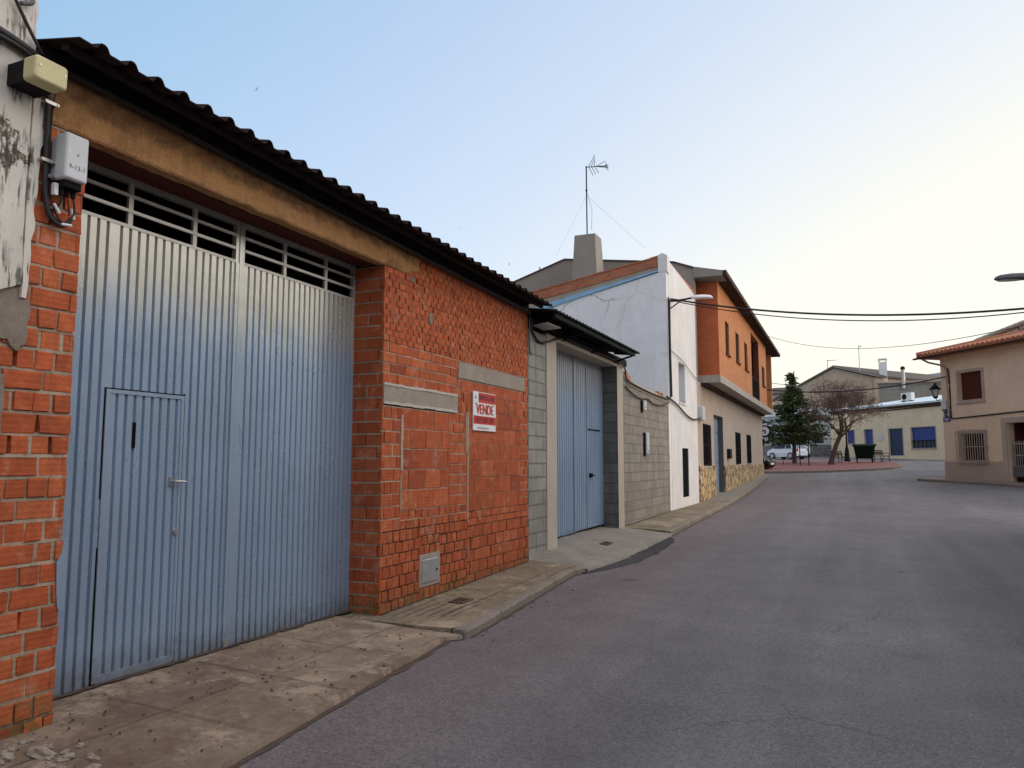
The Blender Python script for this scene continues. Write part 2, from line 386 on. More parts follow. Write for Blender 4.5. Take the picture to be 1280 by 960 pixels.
M['walk2'] = m_concrete('ramp_concrete', (.185, .158, .135), (.29, .255, .222), 1.3, .88, True, 0, .12)
M['kerb'] = m_concrete('kerb_concrete', (.165, .135, .11), (.265, .225, .188), 2.4, .88, True)
M['roofsheet'] = simple('dark_roof_sheet', (.030, .021, .021), .4, .92, 4, .3, spec=.1)
M['roofsheet2'] = simple('charcoal_canopy_sheet', (.024, .025, .028), .4, .85, 4, .3, spec=.1)
M['steel'] = simple('black_steel', (.014, .013, .014), .35, .8, 8, .2, 80, 0, spec=.12)
M['cable'] = simple('cable_black', (.018, .017, .018), .3, .6, 8, .1)
M['cablegrey'] = simple('cable_grey', (.10, .10, .11), .3, .6, 8, .1)
M['asphalt'] = m_asphalt()
M['wornpatch'] = m_asphalt('worn_patch', 1.28, False)
M['tar'] = m_asphalt('fresh_tar', .30, False)
M['ground'] = simple('bare_ground', (.20, .17, .13), .3, .95, .3)
M['flake'] = m_plaster('flaking_plaster', (.72, .67, .60), True, (.36, .30, .24), (.17, .125, .09), .5)
M['white'] = m_plaster('white_plaster', (.84, .85, .88), True, (.55, .55, .56), None, .5)
M['white2'] = m_plaster('white_front', (.76, .75, .75), False, (.46, .45, .44), None, .55)
M['beige'] = m_plaster('beige_render', (.47, .38, .31), False, (.34, .27, .22), None, .65)
M['peach'] = m_plaster('peach_render', (.78, .60, .44), False, (.58, .42, .32), None, .5)
M['peach_trim'] = m_plaster('grey_trim', (.46, .37, .31), False, (.30, .23, .19), None, .3)
M['tan'] = m_plaster('tan_render', (.84, .70, .50), False, (.68, .56, .40), None, .5)
M['gableb'] = m_plaster('brown_gable', (.43, .34, .265), False, (.25, .20, .16), None, .5)
M['greyren'] = m_plaster('grey_render', (.27, .26, .235), False, (.17, .16, .15), None, .5)
M['blueren'] = m_plaster('pale_blue_render', (.54, .58, .62), False, (.42, .45, .48), None, .3)
M['block'] = m_block('grey_block', .42, .21, (.255, .225, .195), (.315, .285, .25), (.20, .18, .16))
M['blockp'] = m_block('grey_block_column', .62, .21, (.28, .265, .235), (.34, .32, .285), (.19, .175, .16), 'Y', .014)
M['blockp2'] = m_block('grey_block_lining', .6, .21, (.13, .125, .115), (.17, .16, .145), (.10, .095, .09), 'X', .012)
M['blockf'] = m_block('far_block_wall', .5, .25, (.27, .26, .235), (.31, .30, .27), (.22, .21, .19))
M['facebrick'] = m_block('orange_face_brick', .25, .07, (.54, .20, .075), (.62, .255, .10), (.36, .17, .09), 'Y', .009, .006, .12, .85, 1.2, .5, .12)
M['facebrick_shaded'] = m_block('orange_face_brick_shaded', .25, .07, (.50, .115, .045), (.56, .14, .055), (.34, .12, .065), 'X', .009, .006, .12, .85, 1.2, .5, .12)  # side face in a darker redder copy, its shade put into the colour
M['roughbrickx'] = m_block('rough_red_brick', .24, .11, (.42, .12, .06), (.52, .17, .085), (.27, .20, .15), 'X', .014, .02, .3)
M['slab'] = m_concrete('slab_concrete', (.34, .30, .265), (.44, .40, .36), 1.5, .85, False, .3)
M['cream'] = m_plaster('cream_jamb', (.50, .43, .35), False, (.36, .30, .24), None, .4)
M['stone'] = m_stoneclad()
M['greystone'] = m_block('grey_stone_base', .5, .3, (.20, .20, .21), (.30, .30, .31), (.15, .15, .15), 'X', .02, .03, .2)
M['tile'] = simple('clay_tile', (.50, .20, .11), .3, .85, 5, .3, 40, 0, (.28, .11, .065))
M['tiledark'] = simple('dark_tile', (.085, .07, .062), .35, .9, 3, .3)
M['eave'] = simple('dark_eave', (.060, .038, .030), .3, .9, 3, .1, spec=.1)
M['ochre_soffit'] = simple('soffit_render', (.20, .16, .13), .2, .85, 3, .1)
M['recess_shaded'] = m_block('shaded_recess_brick', .25, .07, (.13, .035, .018), (.16, .045, .022), (.09, .04, .02), 'Y', .009, .006, .12)  # darker copy of the face brick, recess shade put into the colour
M['darkwood'] = simple('dark_shutter', (.040, .014, .010), .3, .9, 6, .1, spec=.06)
M['redwood'] = simple('red_brown_shutter', (.10, .032, .025), .25, .85, 5, .1, spec=.1)
M['dark'] = simple('dark_opening', (.008, .008, .010), .3, .95, 5, .1, spec=.03)
M['blueshut'] = simple('blue_shutter', (.018, .05, .24), .2, .45, 3, .1)
M['bluedark'] = simple('dark_blue_door', (.010, .026, .085), .2, .4, 3, .1)
M['blueflash'] = simple('blue_flashing', (.22, .42, .62), .15, .5, 3, .1)
M['greyblue_door'] = simple('grey_blue_door', (.17, .22, .30), .2, .5, 3, .1)
M['paleroof'] = simple('pale_blue_roof', (.60, .70, .75), .12, .6, 1, .1)
M['plastic'] = simple('grey_white_plastic', (.56, .57, .58), .10, .4, 8, .05)
M['oldplastic'] = simple('yellowed_plastic', (.56, .50, .27), .12, .5, 8, .05)
M['whitemetal'] = simple('white_metal', (.70, .70, .70), .1, .4, 5, .05)
M['metal'] = simple('bare_metal', (.46, .45, .43), .15, .35, 9, .1, 60, .8)
M['alu'] = simple('aluminium_door', (.44, .44, .45), .2, .42, 10, .1, 60, .6)
M['rust'] = simple('rusty_cover', (.10, .06, .04), .4, .85, 12, .4)
M['red'] = simple('sign_red', (.52, .025, .02), .08, .45, 6, .02)
M['signwhite'] = simple('sign_white', (.78, .76, .74), .06, .45, 6, .02)
M['signdark'] = simple('sign_dark_red', (.20, .008, .008), .1, .5, 6, .02)
M['ink'] = simple('ink', (.03, .04, .06), .1, .6, 6, .02)
M['blueplate'] = simple('blue_plate', (.015, .04, .17), .1, .4, 5, .02)
M['slatejamb'] = simple('slate_jamb', (.085, .09, .10), .2, .8, 5, .1)
M['glass'] = m_glass('window_glass')
M['carglass'] = m_glass('car_glass', (.015, .03, .055), .3)
M['carwhite'] = simple('white_car_paint', (.80, .85, .92), .05, .25, 3, .0)
M['carblack'] = simple('black_car_paint', (.006, .006, .008), .1, .35, 3, .0, spec=.2)
M['tyre'] = simple('tyre_rubber', (.014, .014, .014), .2, .85, 9, .1)
M['bin'] = simple('green_bin_plastic', (.008, .020, .012), .25, .85, 3, .1, spec=.1)
M['bark'] = simple('bark', (.085, .058, .045), .35, .95, 8, .6, 30)
M['twig'] = simple('twig', (.165, .108, .088), .3, .9, 8, .2)
M['needles'] = m_leaf('cedar_needles', None)
M['pavers'] = m_block('red_pavers', .2, .1, (.22, .085, .08), (.27, .105, .095), (.15, .08, .075), 'Y', .006, .004, .2)
M['rubble'] = simple('rubble', (.27, .225, .19), .4, .95, 12, .5, 40)
M['litter'] = simple('dry_debris', (.075, .05, .038), .4, .95, 12, .3)
M['lampglass'] = simple('frosted_lamp', (.55, .55, .52), .1, .3, 5, 0)
M['hill'] = simple('far_hill', (.16, .18, .20), .35, .95, .03, .1, 2)
M['moss'] = simple('moss', (.055, .075, .022), .4, .95, 20, .5)
M['ivory'] = simple('number_ink', (.06, .06, .07), .1, .6, 5, 0)
M['bird'] = simple('dark_plumage', (.018, .020, .028), .3, .8, 8, .1)

# ------------------------------------------------------------------ ground
def lerp_table(T):
    def f(y):
        if y <= T[0][0]: return T[0][1]
        for (a, p), (b, q) in zip(T, T[1:]):
            if y <= b: return p+(q-p)*(y-a)/(b-a)
        return T[-1][1]
    return f
_zr = lerp_table([(-200,-1.75),(-10,-1.68),(3,-1.645),(7,-1.64),(11,-1.60),(16,-1.51),(20,-1.45),(25,-1.40),(30.5,-1.27),(45.5,-.79),(50,-.62),(61,-.27),(79,.32),(120,1.6),(300,6.),(3000,40.)])
def zr(y): return sum(_zr(y+d) for d in (-2.4,-1.2,0,1.2,2.4))/5
zF = lerp_table([(-20,-1.60),(3.2,-1.545),(6.6,-1.548),(10.7,-1.468),(11.4,-1.385),(15.7,-1.365),(20.4,-1.323),(25,-1.315),(30.5,-1.158),(45.5,-.672),(50,-.55)])
def sstep(a, b, x): t = max(0, min(1, (x-a)/(b-a))); return t*t*(3-2*t)
def gz(x, y): return zr(y)+.018*max(0, min(x+3, 9))*sstep(24, 38, y)*(1-sstep(60, 75, y))
mb = MB()
xs = [-260,-120,-60,-30,-14,-8,-5,0,5,10,20,40,80,160,300]; ys = [-120,-60,-30,-10,0,10,20,30,40,50,60,80,100,130,200,320,600]
mb.grid(lambda i, j: (xs[i], ys[j], gz(0, ys[j])-.28), len(xs)-1, len(ys)-1)
tag(mb.build('ground', M['ground'], smooth=True, org=(0,0,0)), kind='structure')
mb = MB()
xs = [-14,-9]+[-5.2+.4*k for k in range(40)]+[12,16,24,40]; ys = [-30,-20,-12]+[-6+.75*k for k in range(125)]+[92,100,110]
def rz(x, y): return gz(x, y)+.012*mn.noise((x*.5, y*.25, 0))
mb.grid(lambda i, j: (xs[i], ys[j], rz(xs[i], ys[j])), len(xs)-1, len(ys)-1)
tag(mb.build('road', M['asphalt'], smooth=True, org=(0,0,0)), kind='structure')

kerbX = lerp_table([(-8,-3.0),(2.0,-3.08),(3.3,-3.15),(6.40,-3.46),(6.55,-3.30),(10.4,-3.62),(11.0,-3.52),(12,-3.40),(15.4,-3.36),(18.5,-3.42),(25,-3.52),(35,-3.72),(43,-3.96),(45.2,-4.2),(46.2,-4.6)])
def strip(name, mat, y0, y1, lift, xin=-5.0, jag=.02, kerb=None, step=.12, lip=.0, rough=.006, wk=.13):
    n = max(2, int((y1-y0)/step)); nu = 12; m = MB(); k = MB()
    def edge(y): return kerbX(y)+jag*(mn.noise((y*2.1, 3.3, 0))+.6*mn.noise((y*7, 1.3, 0)))
    def P(i, j):
        y = y0+(y1-y0)*j/n; xo = edge(y)-(wk if kerb else 0); zo = rz(kerbX(y), y)+lift; t = i/nu
        x = xin+(xo-xin)*t; s = (x+4.4)/(kerbX(y)+4.4); z = zF(y)+(zo-zF(y))*s
        return (x, y, z+rough*mn.noise((x*3, y*3, 1)))
    m.grid(P, nu, n)
    if not kerb:
        m.grid(lambda i, j: (lambda p: (p[0]+.012*i, p[1], p[2]-.004*i if i < 2 else p[2]-.2))(P(nu, j)), 2, n)
    for e in (0, n):                                  # end faces down into the ground
        m.grid(lambda i, j: (lambda p: (p[0], p[1], p[2]-.25*j))(P(i, e)), nu, 1)
    o = tag(m.build(name, mat, smooth=True, org=(-4.4, (y0+y1)/2, -1.5), recalc=False), kind='structure')
    if kerb:
        L = 0; y = y0
        while y < y1-.02:
            l = min(.95+.1*RND.random(), y1-y)
            def ring(yy, c=0):
                xo = edge(yy); z = rz(kerbX(yy), yy)+lift
                return [(xo-wk+.003, yy, z-.25), (xo-wk+.003, yy, z+.004-c), (xo-.028, yy, z+.004-c), (xo-.004, yy, z-.022-c), (xo+.012, yy, z-.25)]
            q = max(2, int(l/.12)); a, b = y+.006, y+l-.006
            k.loft([ring(a, .008)]+[ring(a+.02+(b-a-.04)*t/q) for t in range(q+1)]+[ring(b, .008)])
            y += l
        tag(k.build('kerb', kerb, org=(-3.4, (y0+y1)/2, -1.6)), kind='structure')
    return o
strip('pavement', M['apron'], -8, 6.50, .040, jag=.012, rough=.010)
strip('pavement', M['walk'], 6.515, 10.80, .085, kerb=M['kerb'])
strip('pavement', M['walk2'], 10.812, 15.9, .055, jag=.05, rough=.014)
strip('pavement', M['walk'], 15.912, 25.5, .10, kerb=M['kerb'])
strip('pavement', M['walk2'], 25.512, 46.0, .12, kerb=M['kerb'])

# fresh tar strip along the ramp
mb = MB(); n = 40
def PT(i, j):
    y = 10.7+5.0*j/n; wd = .34*math.sin(math.pi*min(1, max(0.02, j/n)))**.5+.05*mn.noise((y*3, 0, 5)); xk = kerbX(y)-.03
    x = xk+(wd+.03)*i/4; return (x, y, rz(x, y)+.006+.012*math.sin(math.pi*i/4))
mb.grid(PT, 4, n); tag(mb.build('road_patch', M['tar'], smooth=True, recalc=False), kind='structure')

# crack lines and score marks in the pavement
mb = MB()
def crack(p, q, wdt, wob=.02, n=14):
    p = Vector(p); q = Vector(q); d = (q-p).normalized(); s = Vector((-d.y, d.x, 0)); pts = []
    L = []; 
    for i in range(n+1):
        t = i/n; c = p+(q-p)*t+s*wob*mn.noise((t*7, p.x*3, p.y)); w_ = wdt*(.5+.8*abs(mn.noise((t*9, p.y, 2))))
        L.append((c-s*w_/2, c+s*w_/2))
    for (a, b), (c, e) in zip(L, L[1:]): mb.poly([a, b, e, c])
def wz(x, y, lift): zo = rz(kerbX(y), y)+lift; return zF(y)+(zo-zF(y))*(x+4.4)/(kerbX(y)+4.4)+.0095
for y, x0, x1 in ((7.75,-4.38,-3.46),(9.0,-4.38,-3.6),(8.4,-4.1,-3.5)):
    crack((x0, y, wz(x0, y, .085)), (x1, y+.02, wz(x1, y, .085)), .012)
crack((-3.78, 6.7, wz(-3.78,6.7,.085)), (-3.86, 10.5, wz(-3.86,10.5,.085)), .010)
for y in (3.72, 4.62, 5.55): crack((-4.7, y, wz(-4.7,y,.04)), (-3.3, y+.05, wz(-3.3,y,.04)), .010, .02)
crack((-4.0, 2.2, wz(-4.0,2.2,.04)), (-4.02, 6.5, wz(-4.02,6.5,.04)), .009, .02, 30)
def ribbon(fx, fz, y0, y1, wd, seed, n):
    L = []
    for i in range(n+1):
        y = y0+(y1-y0)*i/n; x = fx(y); a = wd*(.35+.9*abs(mn.noise((y*2.3, seed, 0)))+.35*mn.noise((y*13, seed, 1))); L.append(((x-wd*.3, y, fz(x-wd*.3, y)), (x+max(.004, a), y, fz(x+max(.004, a), y))))
    for (a, b), (c, e) in zip(L, L[1:]): mb.poly([a, b, e, c])
ribbon(lambda y: kerbX(y)+.030, lambda x, y: rz(x, y)+.006, .5, 6.5, .075, 2, 120)
ribbon(lambda y: kerbX(y)+.012, lambda x, y: rz(x, y)+.006, 6.6, 10.7, .045, 5, 90)
ribbon(lambda y: kerbX(y)+.012, lambda x, y: rz(x, y)+.006, 15.9, 45, .06, 8, 300)
ribbon(lambda y: -4.397, lambda x, y: wz(x, y, .085)+.002, 6.76, 10.69, .030, 3, 80)
ribbon(lambda y: -4.76, lambda x, y: wz(x, y, .040)+.002, 3.3, 6.74, .06, 6, 80)
ribbon(lambda y: -4.397, lambda x, y: wz(x, y, .10)+.002, 16.0, 25, .04, 7, 80)
for k in range(6):
    x = -4.25+.11*k; crack((x, 6.75+.05*k, wz(x,6.8,.085)), (x-.02, 7.65, wz(x,7.6,.085)), .012, .01)
crack((-4.38, 13.1, wz(-4.38,13.1,.055)), (-3.45, 13.15, wz(-3.45,13.15,.055)), .012)
for y in (17.3, 18.9, 21, 22.5, 24): crack((-4.38, y, wz(-4.38,y,.10)), (-3.6, y, wz(-3.6,y,.10)), .014)
tag(mb.build('pavement_cracks', M['litter'], recalc=False), kind='structure')

# ------------------------------------------------------------------ brick laying
def bcol(kind='o'):
    r = RND.random(); v = .87+.26*RND.random()
    if kind == 'm': c = (.43, .33, .24)
    elif kind == 'mo': c = (.36, .17, .10)
    elif kind == 'md': c = (.10, .062, .04)
    elif r < .66: c = (.47, .105, .038)
    elif r < .95: c = (.51, .128, .048)
    else: c = (.37, .08, .036)
    return (c[0]*v, c[1]*v, c[2]*v, 1)
def lay(mb, F, u0, u1, w0, w1, ch, bl, jh=.010, jv=.012, half=True, pv=.6, md=-.006, mk='m', jit=.004, dark=1., headers=0.):
    """courses of single bricks, with mortar beds and part-filled upright joints, in front of a backing at d=-.03"""
    n = max(1, round((w1-w0)/ch)); ch = (w1-w0)/n
    for r in range(n):
        z0 = w0+r*ch; z1 = z0+ch-jh
        mb.col = tuple(q*dark for q in bcol(mk)[:3])+(1,); mb.fbox(F, u0, u1, z1, z0+ch, -.03, md+.003*RND.random())
        hb = headers and (r % 2 == 1); L = bl*.5 if hb else bl
        u = u0-(L*(.5 if (half and r % 2) else 0))-(L*.15*RND.random())
        while u < u1-.004:
            l = L*(1+.06*(RND.random()-.5))
            if headers and not hb and RND.random() < .2: l = L*.5
            a = max(u, u0); b = min(u+l-jv*(.5+RND.random()), u1)
            if b-a > .012:
                mb.col = tuple(q*dark for q in bcol()[:3])+(1,)
                d = jit*(RND.random()-.5)*2; c = .0035
                j = lambda s=max(.003, jit*.95): s*(RND.random()-.5)*2
                bq = mb.add([F(a, z0, -.03), F(b, z0, -.03), F(b, z1, -.03), F(a, z1, -.03),
                             F(a+j(), z0+j(), d-c), F(b+j(), z0+j(), d-c), F(b+j(), z1+j(), d-c), F(a+j(), z1+j(), d-c),
                             F(a+c, z0+c, d+j(.0015)), F(b-c, z0+c, d+j(.0015)), F(b-c, z1-c, d+j(.0015)), F(a+c, z1-c, d+j(.0015))])
                for q in ((8,9,10,11),(4,5,9,8),(5,6,10,9),(6,7,11,10),(7,4,8,11),(0,1,5,4),(1,2,6,5),(2,3,7,6),(3,0,4,7)): mb.face([bq+i for i in q])
            if RND.random() < pv and b < u1-.02:
                mb.col = tuple(q*dark for q in bcol(mk)[:3])+(1,)
                mb.fbox(F, b-.001, min(b+jv*1.3, u1), z0, z1, -.03, md-.004*RND.random())
            u += l
# ------------------------------------------------------------------ the brick warehouse with the big gate
X0 = -4.4; XG = -4.78
house = thing('brick_warehouse', 'low red brick warehouse with dark sheet roof and a tall grey blue metal gate', 'warehouse', (-4.4, 6.8, -1.6))
F = XF(X0); zb = -1.85
# main brick wall right of the gate
mb = MB(); mb.tint = True
Y0, Y1 = 6.745, 10.70
mb.col = (.12, .06, .04, 1); mb.fbox(F, Y0+.03, Y1, zb, 2.55, -.34, -.03)
lay(mb, F, Y0, Y1, 1.26, 2.47, .0675, .125, .007, .020, True, .18, -.005, 'mo', .005)
lay(mb, F, Y0, 8.41, .825, 1.26, .108, .30, .012, .014, True, .5)
lay(mb, F, 8.41, Y1, 1.24, 1.26, .02, .25)
lay(mb, F, 8.41, 8.52, .60, 1.24, .107, .12)
lay(mb, F, 8.52, 10.52, .875, 1.03, .155, .40, .012, .014)
lay(mb, F, 10.55, Y1, .875, 1.24, .12, .16)
lay(mb, F, Y0, 7.12, -.72, .585, .128, .24, .014, .014, True, .8, headers=1)
lay(mb, F, 7.12, 8.22, -.52, .585, .203, .36, .012, .014, True, .9)
lay(mb, F, 8.22, 8.70, -.52, .60, .118, .26, .014, .014, True, .8)
lay(mb, F, 7.12, 8.70, -.72, -.52, .10, .135, .010, .014, True, .3)
lay(mb, F, 8.70, 10.40, -.62, .875, .205, .40, .008, .010, True, .9, -.003, 'mo', .003, .92)
lay(mb, F, 8.52, 8.70, .60, .875, .11, .16)
lay(mb, F, 10.40, Y1, -.62, .875, .105, .15, .010, .014, True, .4)
lay(mb, F, Y0, 7.53, -1.545, -.72, .118, .128, .014, .018, True, .4, -.010, 'md', .005, .92)
lay(mb, F, 7.53, 7.99, -1.028, -.72, .118, .128, .014, .018, True, .4, -.010, 'md', .005, .92)
lay(mb, F, 7.53, 7.99, -1.545, -1.39, .118, .128, .014, .018, True, .4, -.010, 'md', .005, .92)
lay(mb, F, 7.99, 8.70, -1.545, -.72, .118, .128, .014, .018, True, .4, -.010, 'md', .005, .92)
lay(mb, F, 8.70, Y1, -.80, -.62, .09, .30, .010, .012, True, .5, -.006, 'md')
lay(mb, F, 8.70, Y1, -1.545, -.80, .148, .25, .013, .018, True, .4, -.010, 'md', .005, .88)
lay(mb, F, Y0, Y1, zb, -1.545, .14, .25)
# upright mortar seam and smears
for (y, a, b, wd) in ((8.70, -.75, .62, .035), (7.13, -.1, .50, .05), (7.12, -.52, -.15, .03), (8.66, .1, .62, .05)):
    mb.col = bcol('m'); z = a
    while z < b: h = .12+.1*RND.random(); mb.fbox(F, y-wd/2*(.6+.6*RND.random()), y+wd/2*(.6+.6*RND.random()), z, min(z+h, b), -.02, .0055); z += h
# return face of the wall inside the gate opening (faces the camera)
FR = YF(Y0)
mb.col = (.12, .06, .04, 1); mb.fbox(FR, X0-.44, X0-.032, zb, 2.05, -.032, -.03)
lay(mb, FR, X0-.44, X0-.004, zb, 2.06, .128, .27, .016, .010, True, .3, -.003, 'm', .004, .80)  # bricks dimmed: shade inside the opening is put into the tint
w_ = mb.build('brick_wall', M['brick'], house); w_['label'] = 'red hollow brick wall right of the big gate'
# left pier
mb = MB(); mb.tint = True
YL = 2.60; YP = 3.262
mb.col = (.16, .09, .06, 1); mb.fbox(F, YL, YP-.03, zb, 2.5, -.5, -.03)
lay(mb, F, YL, YP, zb, 2.065, .1275, .245, .021, .019, True, .8, -.007, 'm', .009, 1., 1)
FR2 = lambda u, w, d: (u, YP+d, w)
lay(mb, FR2, X0-.44, X0-.004, zb, 2.06, .128, .24, .014, .014, True, .85, -.004, 'm', .004, .9, 1)
p_ = mb.build('brick_pier', M['brick'], house); p_['label'] = 'narrow brick pier left of the big gate'
# mortar patches on the pier
mb = MB()
def patch(mb, F, u, w, ru, rw, d, n=22, seed=0, th=.03):
    A = []; B = []
    for k in range(n):
        a = 2*math.pi*k/n; r = 1+.35*mn.noise((math.cos(a)*1.7+seed, math.sin(a)*1.7, seed*3.1))+.22*mn.noise((math.cos(a)*6+seed, math.sin(a)*6, seed))
        A.append(F(u+ru*r*math.cos(a), w+rw*r*math.sin(a), d-th)); B.append(F(u+ru*r*.93*math.cos(a), w+rw*r*.93*math.sin(a), d))
    mb.prism(A, B)
PP = []
def ppatch(*a, **k): m_ = MB(); patch(m_, *a, **k); m_.build('mortar_patch', M['cementdark'], house)
ppatch(F, 2.86, .84, .12, .20, .016, n=40, seed=2); ppatch(F, 2.76, .30, .09, .24, .014, n=40, seed=4)
ppatch(F, 7.30, 2.03, .05, .035, .007, n=40, seed=5); ppatch(F, 7.72, 1.66, .045, .085, .010, n=40, seed=8)

# cement strips left by old lintels
for q in ((6.755, 8.405, .625, .80, -.03, .006), (8.425, 10.545, 1.037, 1.238, -.03, .008)):
    mb = MB(); mb.fbox(F, *q); mb.build('cement_strip', M['cement'], house)
for z0, z1, e in ((.792, .83, 1), (.595, .632, 2)):
    mb = MB(); y = 6.755
    while y < 8.39:
        l = .09+.08*RND.random(); mb.fbox(F, y, min(8.39, y+l), z0+.008*RND.random(), z1-.01*RND.random(), -.02, .010+.003*RND.random()); y += l
    mb.build('cement_ridge', M['cement_edge'], house)
# lintel over the gate
mb = MB(); n = 130
def lint(y, z, d): return (X0+d+.016*mn.noise((y*3.3, z*6, 0))+.010*mn.noise((y*11, z*17, 3)), y, z)
za = lambda y: 2.062+.012*mn.noise((y*2.5, 1, 0))+.008*mn.noise((y*9, 4, 0))+(.0 if y < 7.1 else (y-7.1)*.22)
ring = []
for k in range(n+1):
    y = 2.905+4.50*k/n; z0 = za(y); z1 = max(z0+.02, 2.425-.021*(y-2.9))
    ring.append([lint(y, z0, -.09), lint(y, z0, .004), lint(y, z0+.014, .016), *[lint(y, z0+.014+(z1-z0-.014)*q/7, .018) for q in range(1, 7)], lint(y, z1, .014), lint(y, z1, -.09)])
mb.loft(ring); mb.build('lintel', M['lintel'], house)
mb = MB(); mb.fbox(F, 3.20, 6.80, 2.085, 2.30, -.46, -.092); mb.fbox(F, 3.20, 6.80, 2.07, 2.0849, -.30, -.12); mb.build('soffit', M['redwood'], house)
# body behind: side, back and far walls, floor of the store
mb = MB()
for xa, ya, yb in ((-4.90, YL, YL+.15), (-4.75, Y1-.16, Y1-.01)):
    A = [(xa, zb), (xa, 2.30+(-4.0-xa)*.2), (-13.9, 2.30+9.9*.2), (-13.9, zb)]; mb.prism([(x, ya, z) for x, z in A], [(x, yb, z) for x, z in A])
mb.box(-14.05, -13.9, YL, Y1, zb, 4.31); mb.box(-4.86, -4.75, YL, Y1, 2.14, 2.46)
mb.box(-13.9, -4.86, YL, Y1, -1.7, -1.60)
mb.build('body_wall', M['block'], house)
# roof of ribbed sheet
def ribbed(y0, y1, pitch, h, flat=.55):
    out = []; y = y0
    while y < y1-1e-6:
        for t, d in ((0, 0), (flat, 0), (flat+.10, h*.8), (flat+.17, h), (flat+.28, h), (flat+.35, h*.8)):
            q = y+t*pitch
            if q < y1: out.append((q, d))
        y += pitch
    out.append((y1, 0)); return out
def sheet(name, mat, parent, prof, fx, xs, th=.008):
    m = MB(); n = len(prof)
    T = [m.add([fx(x, y, d) for y, d in prof]) for x in xs]; Bm = [m.add([(lambda p: (p[0], p[1], p[2]-th))(fx(x, y, d)) for y, d in prof]) for x in xs]
    for k in range(len(xs)-1):
        for i in range(n-1):
            m.face((T[k]+i, T[k]+i+1, T[k+1]+i+1, T[k+1]+i)); m.face((Bm[k]+i, Bm[k+1]+i, Bm[k+1]+i+1, Bm[k]+i+1))
    for i in range(n-1):
        m.face((T[0]+i, Bm[0]+i, Bm[0]+i+1, T[0]+i+1)); m.face((T[-1]+i, T[-1]+i+1, Bm[-1]+i+1, Bm[-1]+i))
    for k in range(len(xs)-1):
        m.face((T[k], T[k+1], Bm[k+1], Bm[k])); m.face((T[k]+n-1, Bm[k]+n-1, Bm[k+1]+n-1, T[k+1]+n-1))
    return m.build(name, mat, parent)
prof = ribbed(2.885, 10.70, .2075, .042, .55)
zroof = lambda x, y: 2.455-.016*(y-2.9)+(-4.0-x)*.2
sheet('roof', M['roofsheet'], house, prof, lambda x, y, d: (x+.02*mn.noise((y*1.3, 0, 0)) if x > -4.1 else x, y, zroof(x, y)+d+.006*mn.noise((y, x, 0))), [-4.0, -4.3, -5, -9.5, -14.1])
# eave batten, dark board added to stand for shade, and drain pipe
mb = MB()
mb.hexa([(-4.20,2.92,2.44),(-4.14,2.92,2.43),(-4.14,10.68,2.305),(-4.20,10.68,2.315),(-4.20,2.92,2.482),(-4.14,2.92,2.47),(-4.14,10.68,2.345),(-4.20,10.68,2.357)])
mb.hexa([(-4.40,2.92,2.43),(-4.372,2.92,2.43),(-4.372,10.68,2.265),(-4.40,10.68,2.265),(-4.40,2.92,2.52),(-4.372,2.92,2.52),(-4.372,10.68,2.40),(-4.40,10.68,2.40)])
mb.build('batten_and_shade_board', M['roofsheet'], house)
mb = MB(); mb.tube([(-4.345, 2.95, 2.40), (-4.345, 4, 2.385), (-4.345, 5, 2.355), (-4.345, 8, 2.30), (-4.345, 10.66, 2.25)], .026, 10)
mb.build('eave_cable_duct', M['cable'], house)

# --- gate
zt = 2.085; zc = 1.71; zg = -1.548
FG = XF(XG)
def corr(mb, F, y0, y1, z0, z1, pitch, dep, gw=.3, d0=0.):
    """trapezoid sheet with narrow grooves, as one strip with thickness"""
    pts = []; y = y0
    while y < y1-1e-6:
        for t, d in ((0, 0), (1-gw, 0), (1-gw*.72, -dep), (1-gw*.28, -dep)):
            q = y+t*pitch
            if q < y1-1e-4: pts.append((q, d))
        y += pitch
    pts.append((y1, 0)); zs = [z0+(z1-z0)*k/6 for k in range(7)]
    b = mb.add([F(q, z, d0+d+.004*mn.noise((q*1.8, z*1.1, 4))) for z in zs for q, d in pts]); n = len(pts)
    for k in range(6):
        for i in range(n-1): a = b+k*n+i; mb.face((a, a+1, a+n+1, a+n))
def leaf(y0, y1, wick=None, divs=()):
    mb = MB()
    if wick:
        wy0, wy1, wz0, wz1 = wick
        corr(mb, FG, y0+.02, wy0, zg+.01, zc, .0765, .026, .34); corr(mb, FG, wy1, y1-.045, zg+.01, zc, .0765, .026, .34); corr(mb, FG, wy0, wy1, wz1, zc, .0765, .026, .34)
    else: corr(mb, FG, y0+.045, y1-.02, zg+.01, zc, .0765, .026, .34)
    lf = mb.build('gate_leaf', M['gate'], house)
    mb = MB()
    mb.fbox(FG, y0, y0+.045, zg+.01, zt, -.04, .006); mb.fbox(FG, y1-.045, y1, zg+.01, zt, -.04, .006)
    mb.fbox(FG, y0+.045, y1-.045, zt-.045, zt, -.04, .005); mb.fbox(FG, y0+.045, y1-.045, zg+.01, zg+.05, -.05, -.02)
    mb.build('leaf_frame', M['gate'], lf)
    mb = MB(); ext = [y0+.045]+list(divs)+[y1-.045]
    mb.fbox(FG, y0+.045, y1-.045, zc-.002, zc+.022, -.03, .004)
    for z in (1.835, 1.950): mb.fbox(FG, y0+.045, y1-.045, z-.012, z+.012, -.012, .010)
    for y in divs: mb.fbox(FG, y-.02, y+.02, zc+.022, zt-.045, -.02, .004)
    g = mb.build('window_grille', M['galv'], lf)
    return lf
L1 = leaf(3.285, 5.040, (3.80, 4.50, zg+.03, .515), (3.93, 4.54)); L1['label'] = 'gate leaf with the small wicket door cut into it'
L2 = leaf(5.055, 6.76, None, (5.63, 6.25))
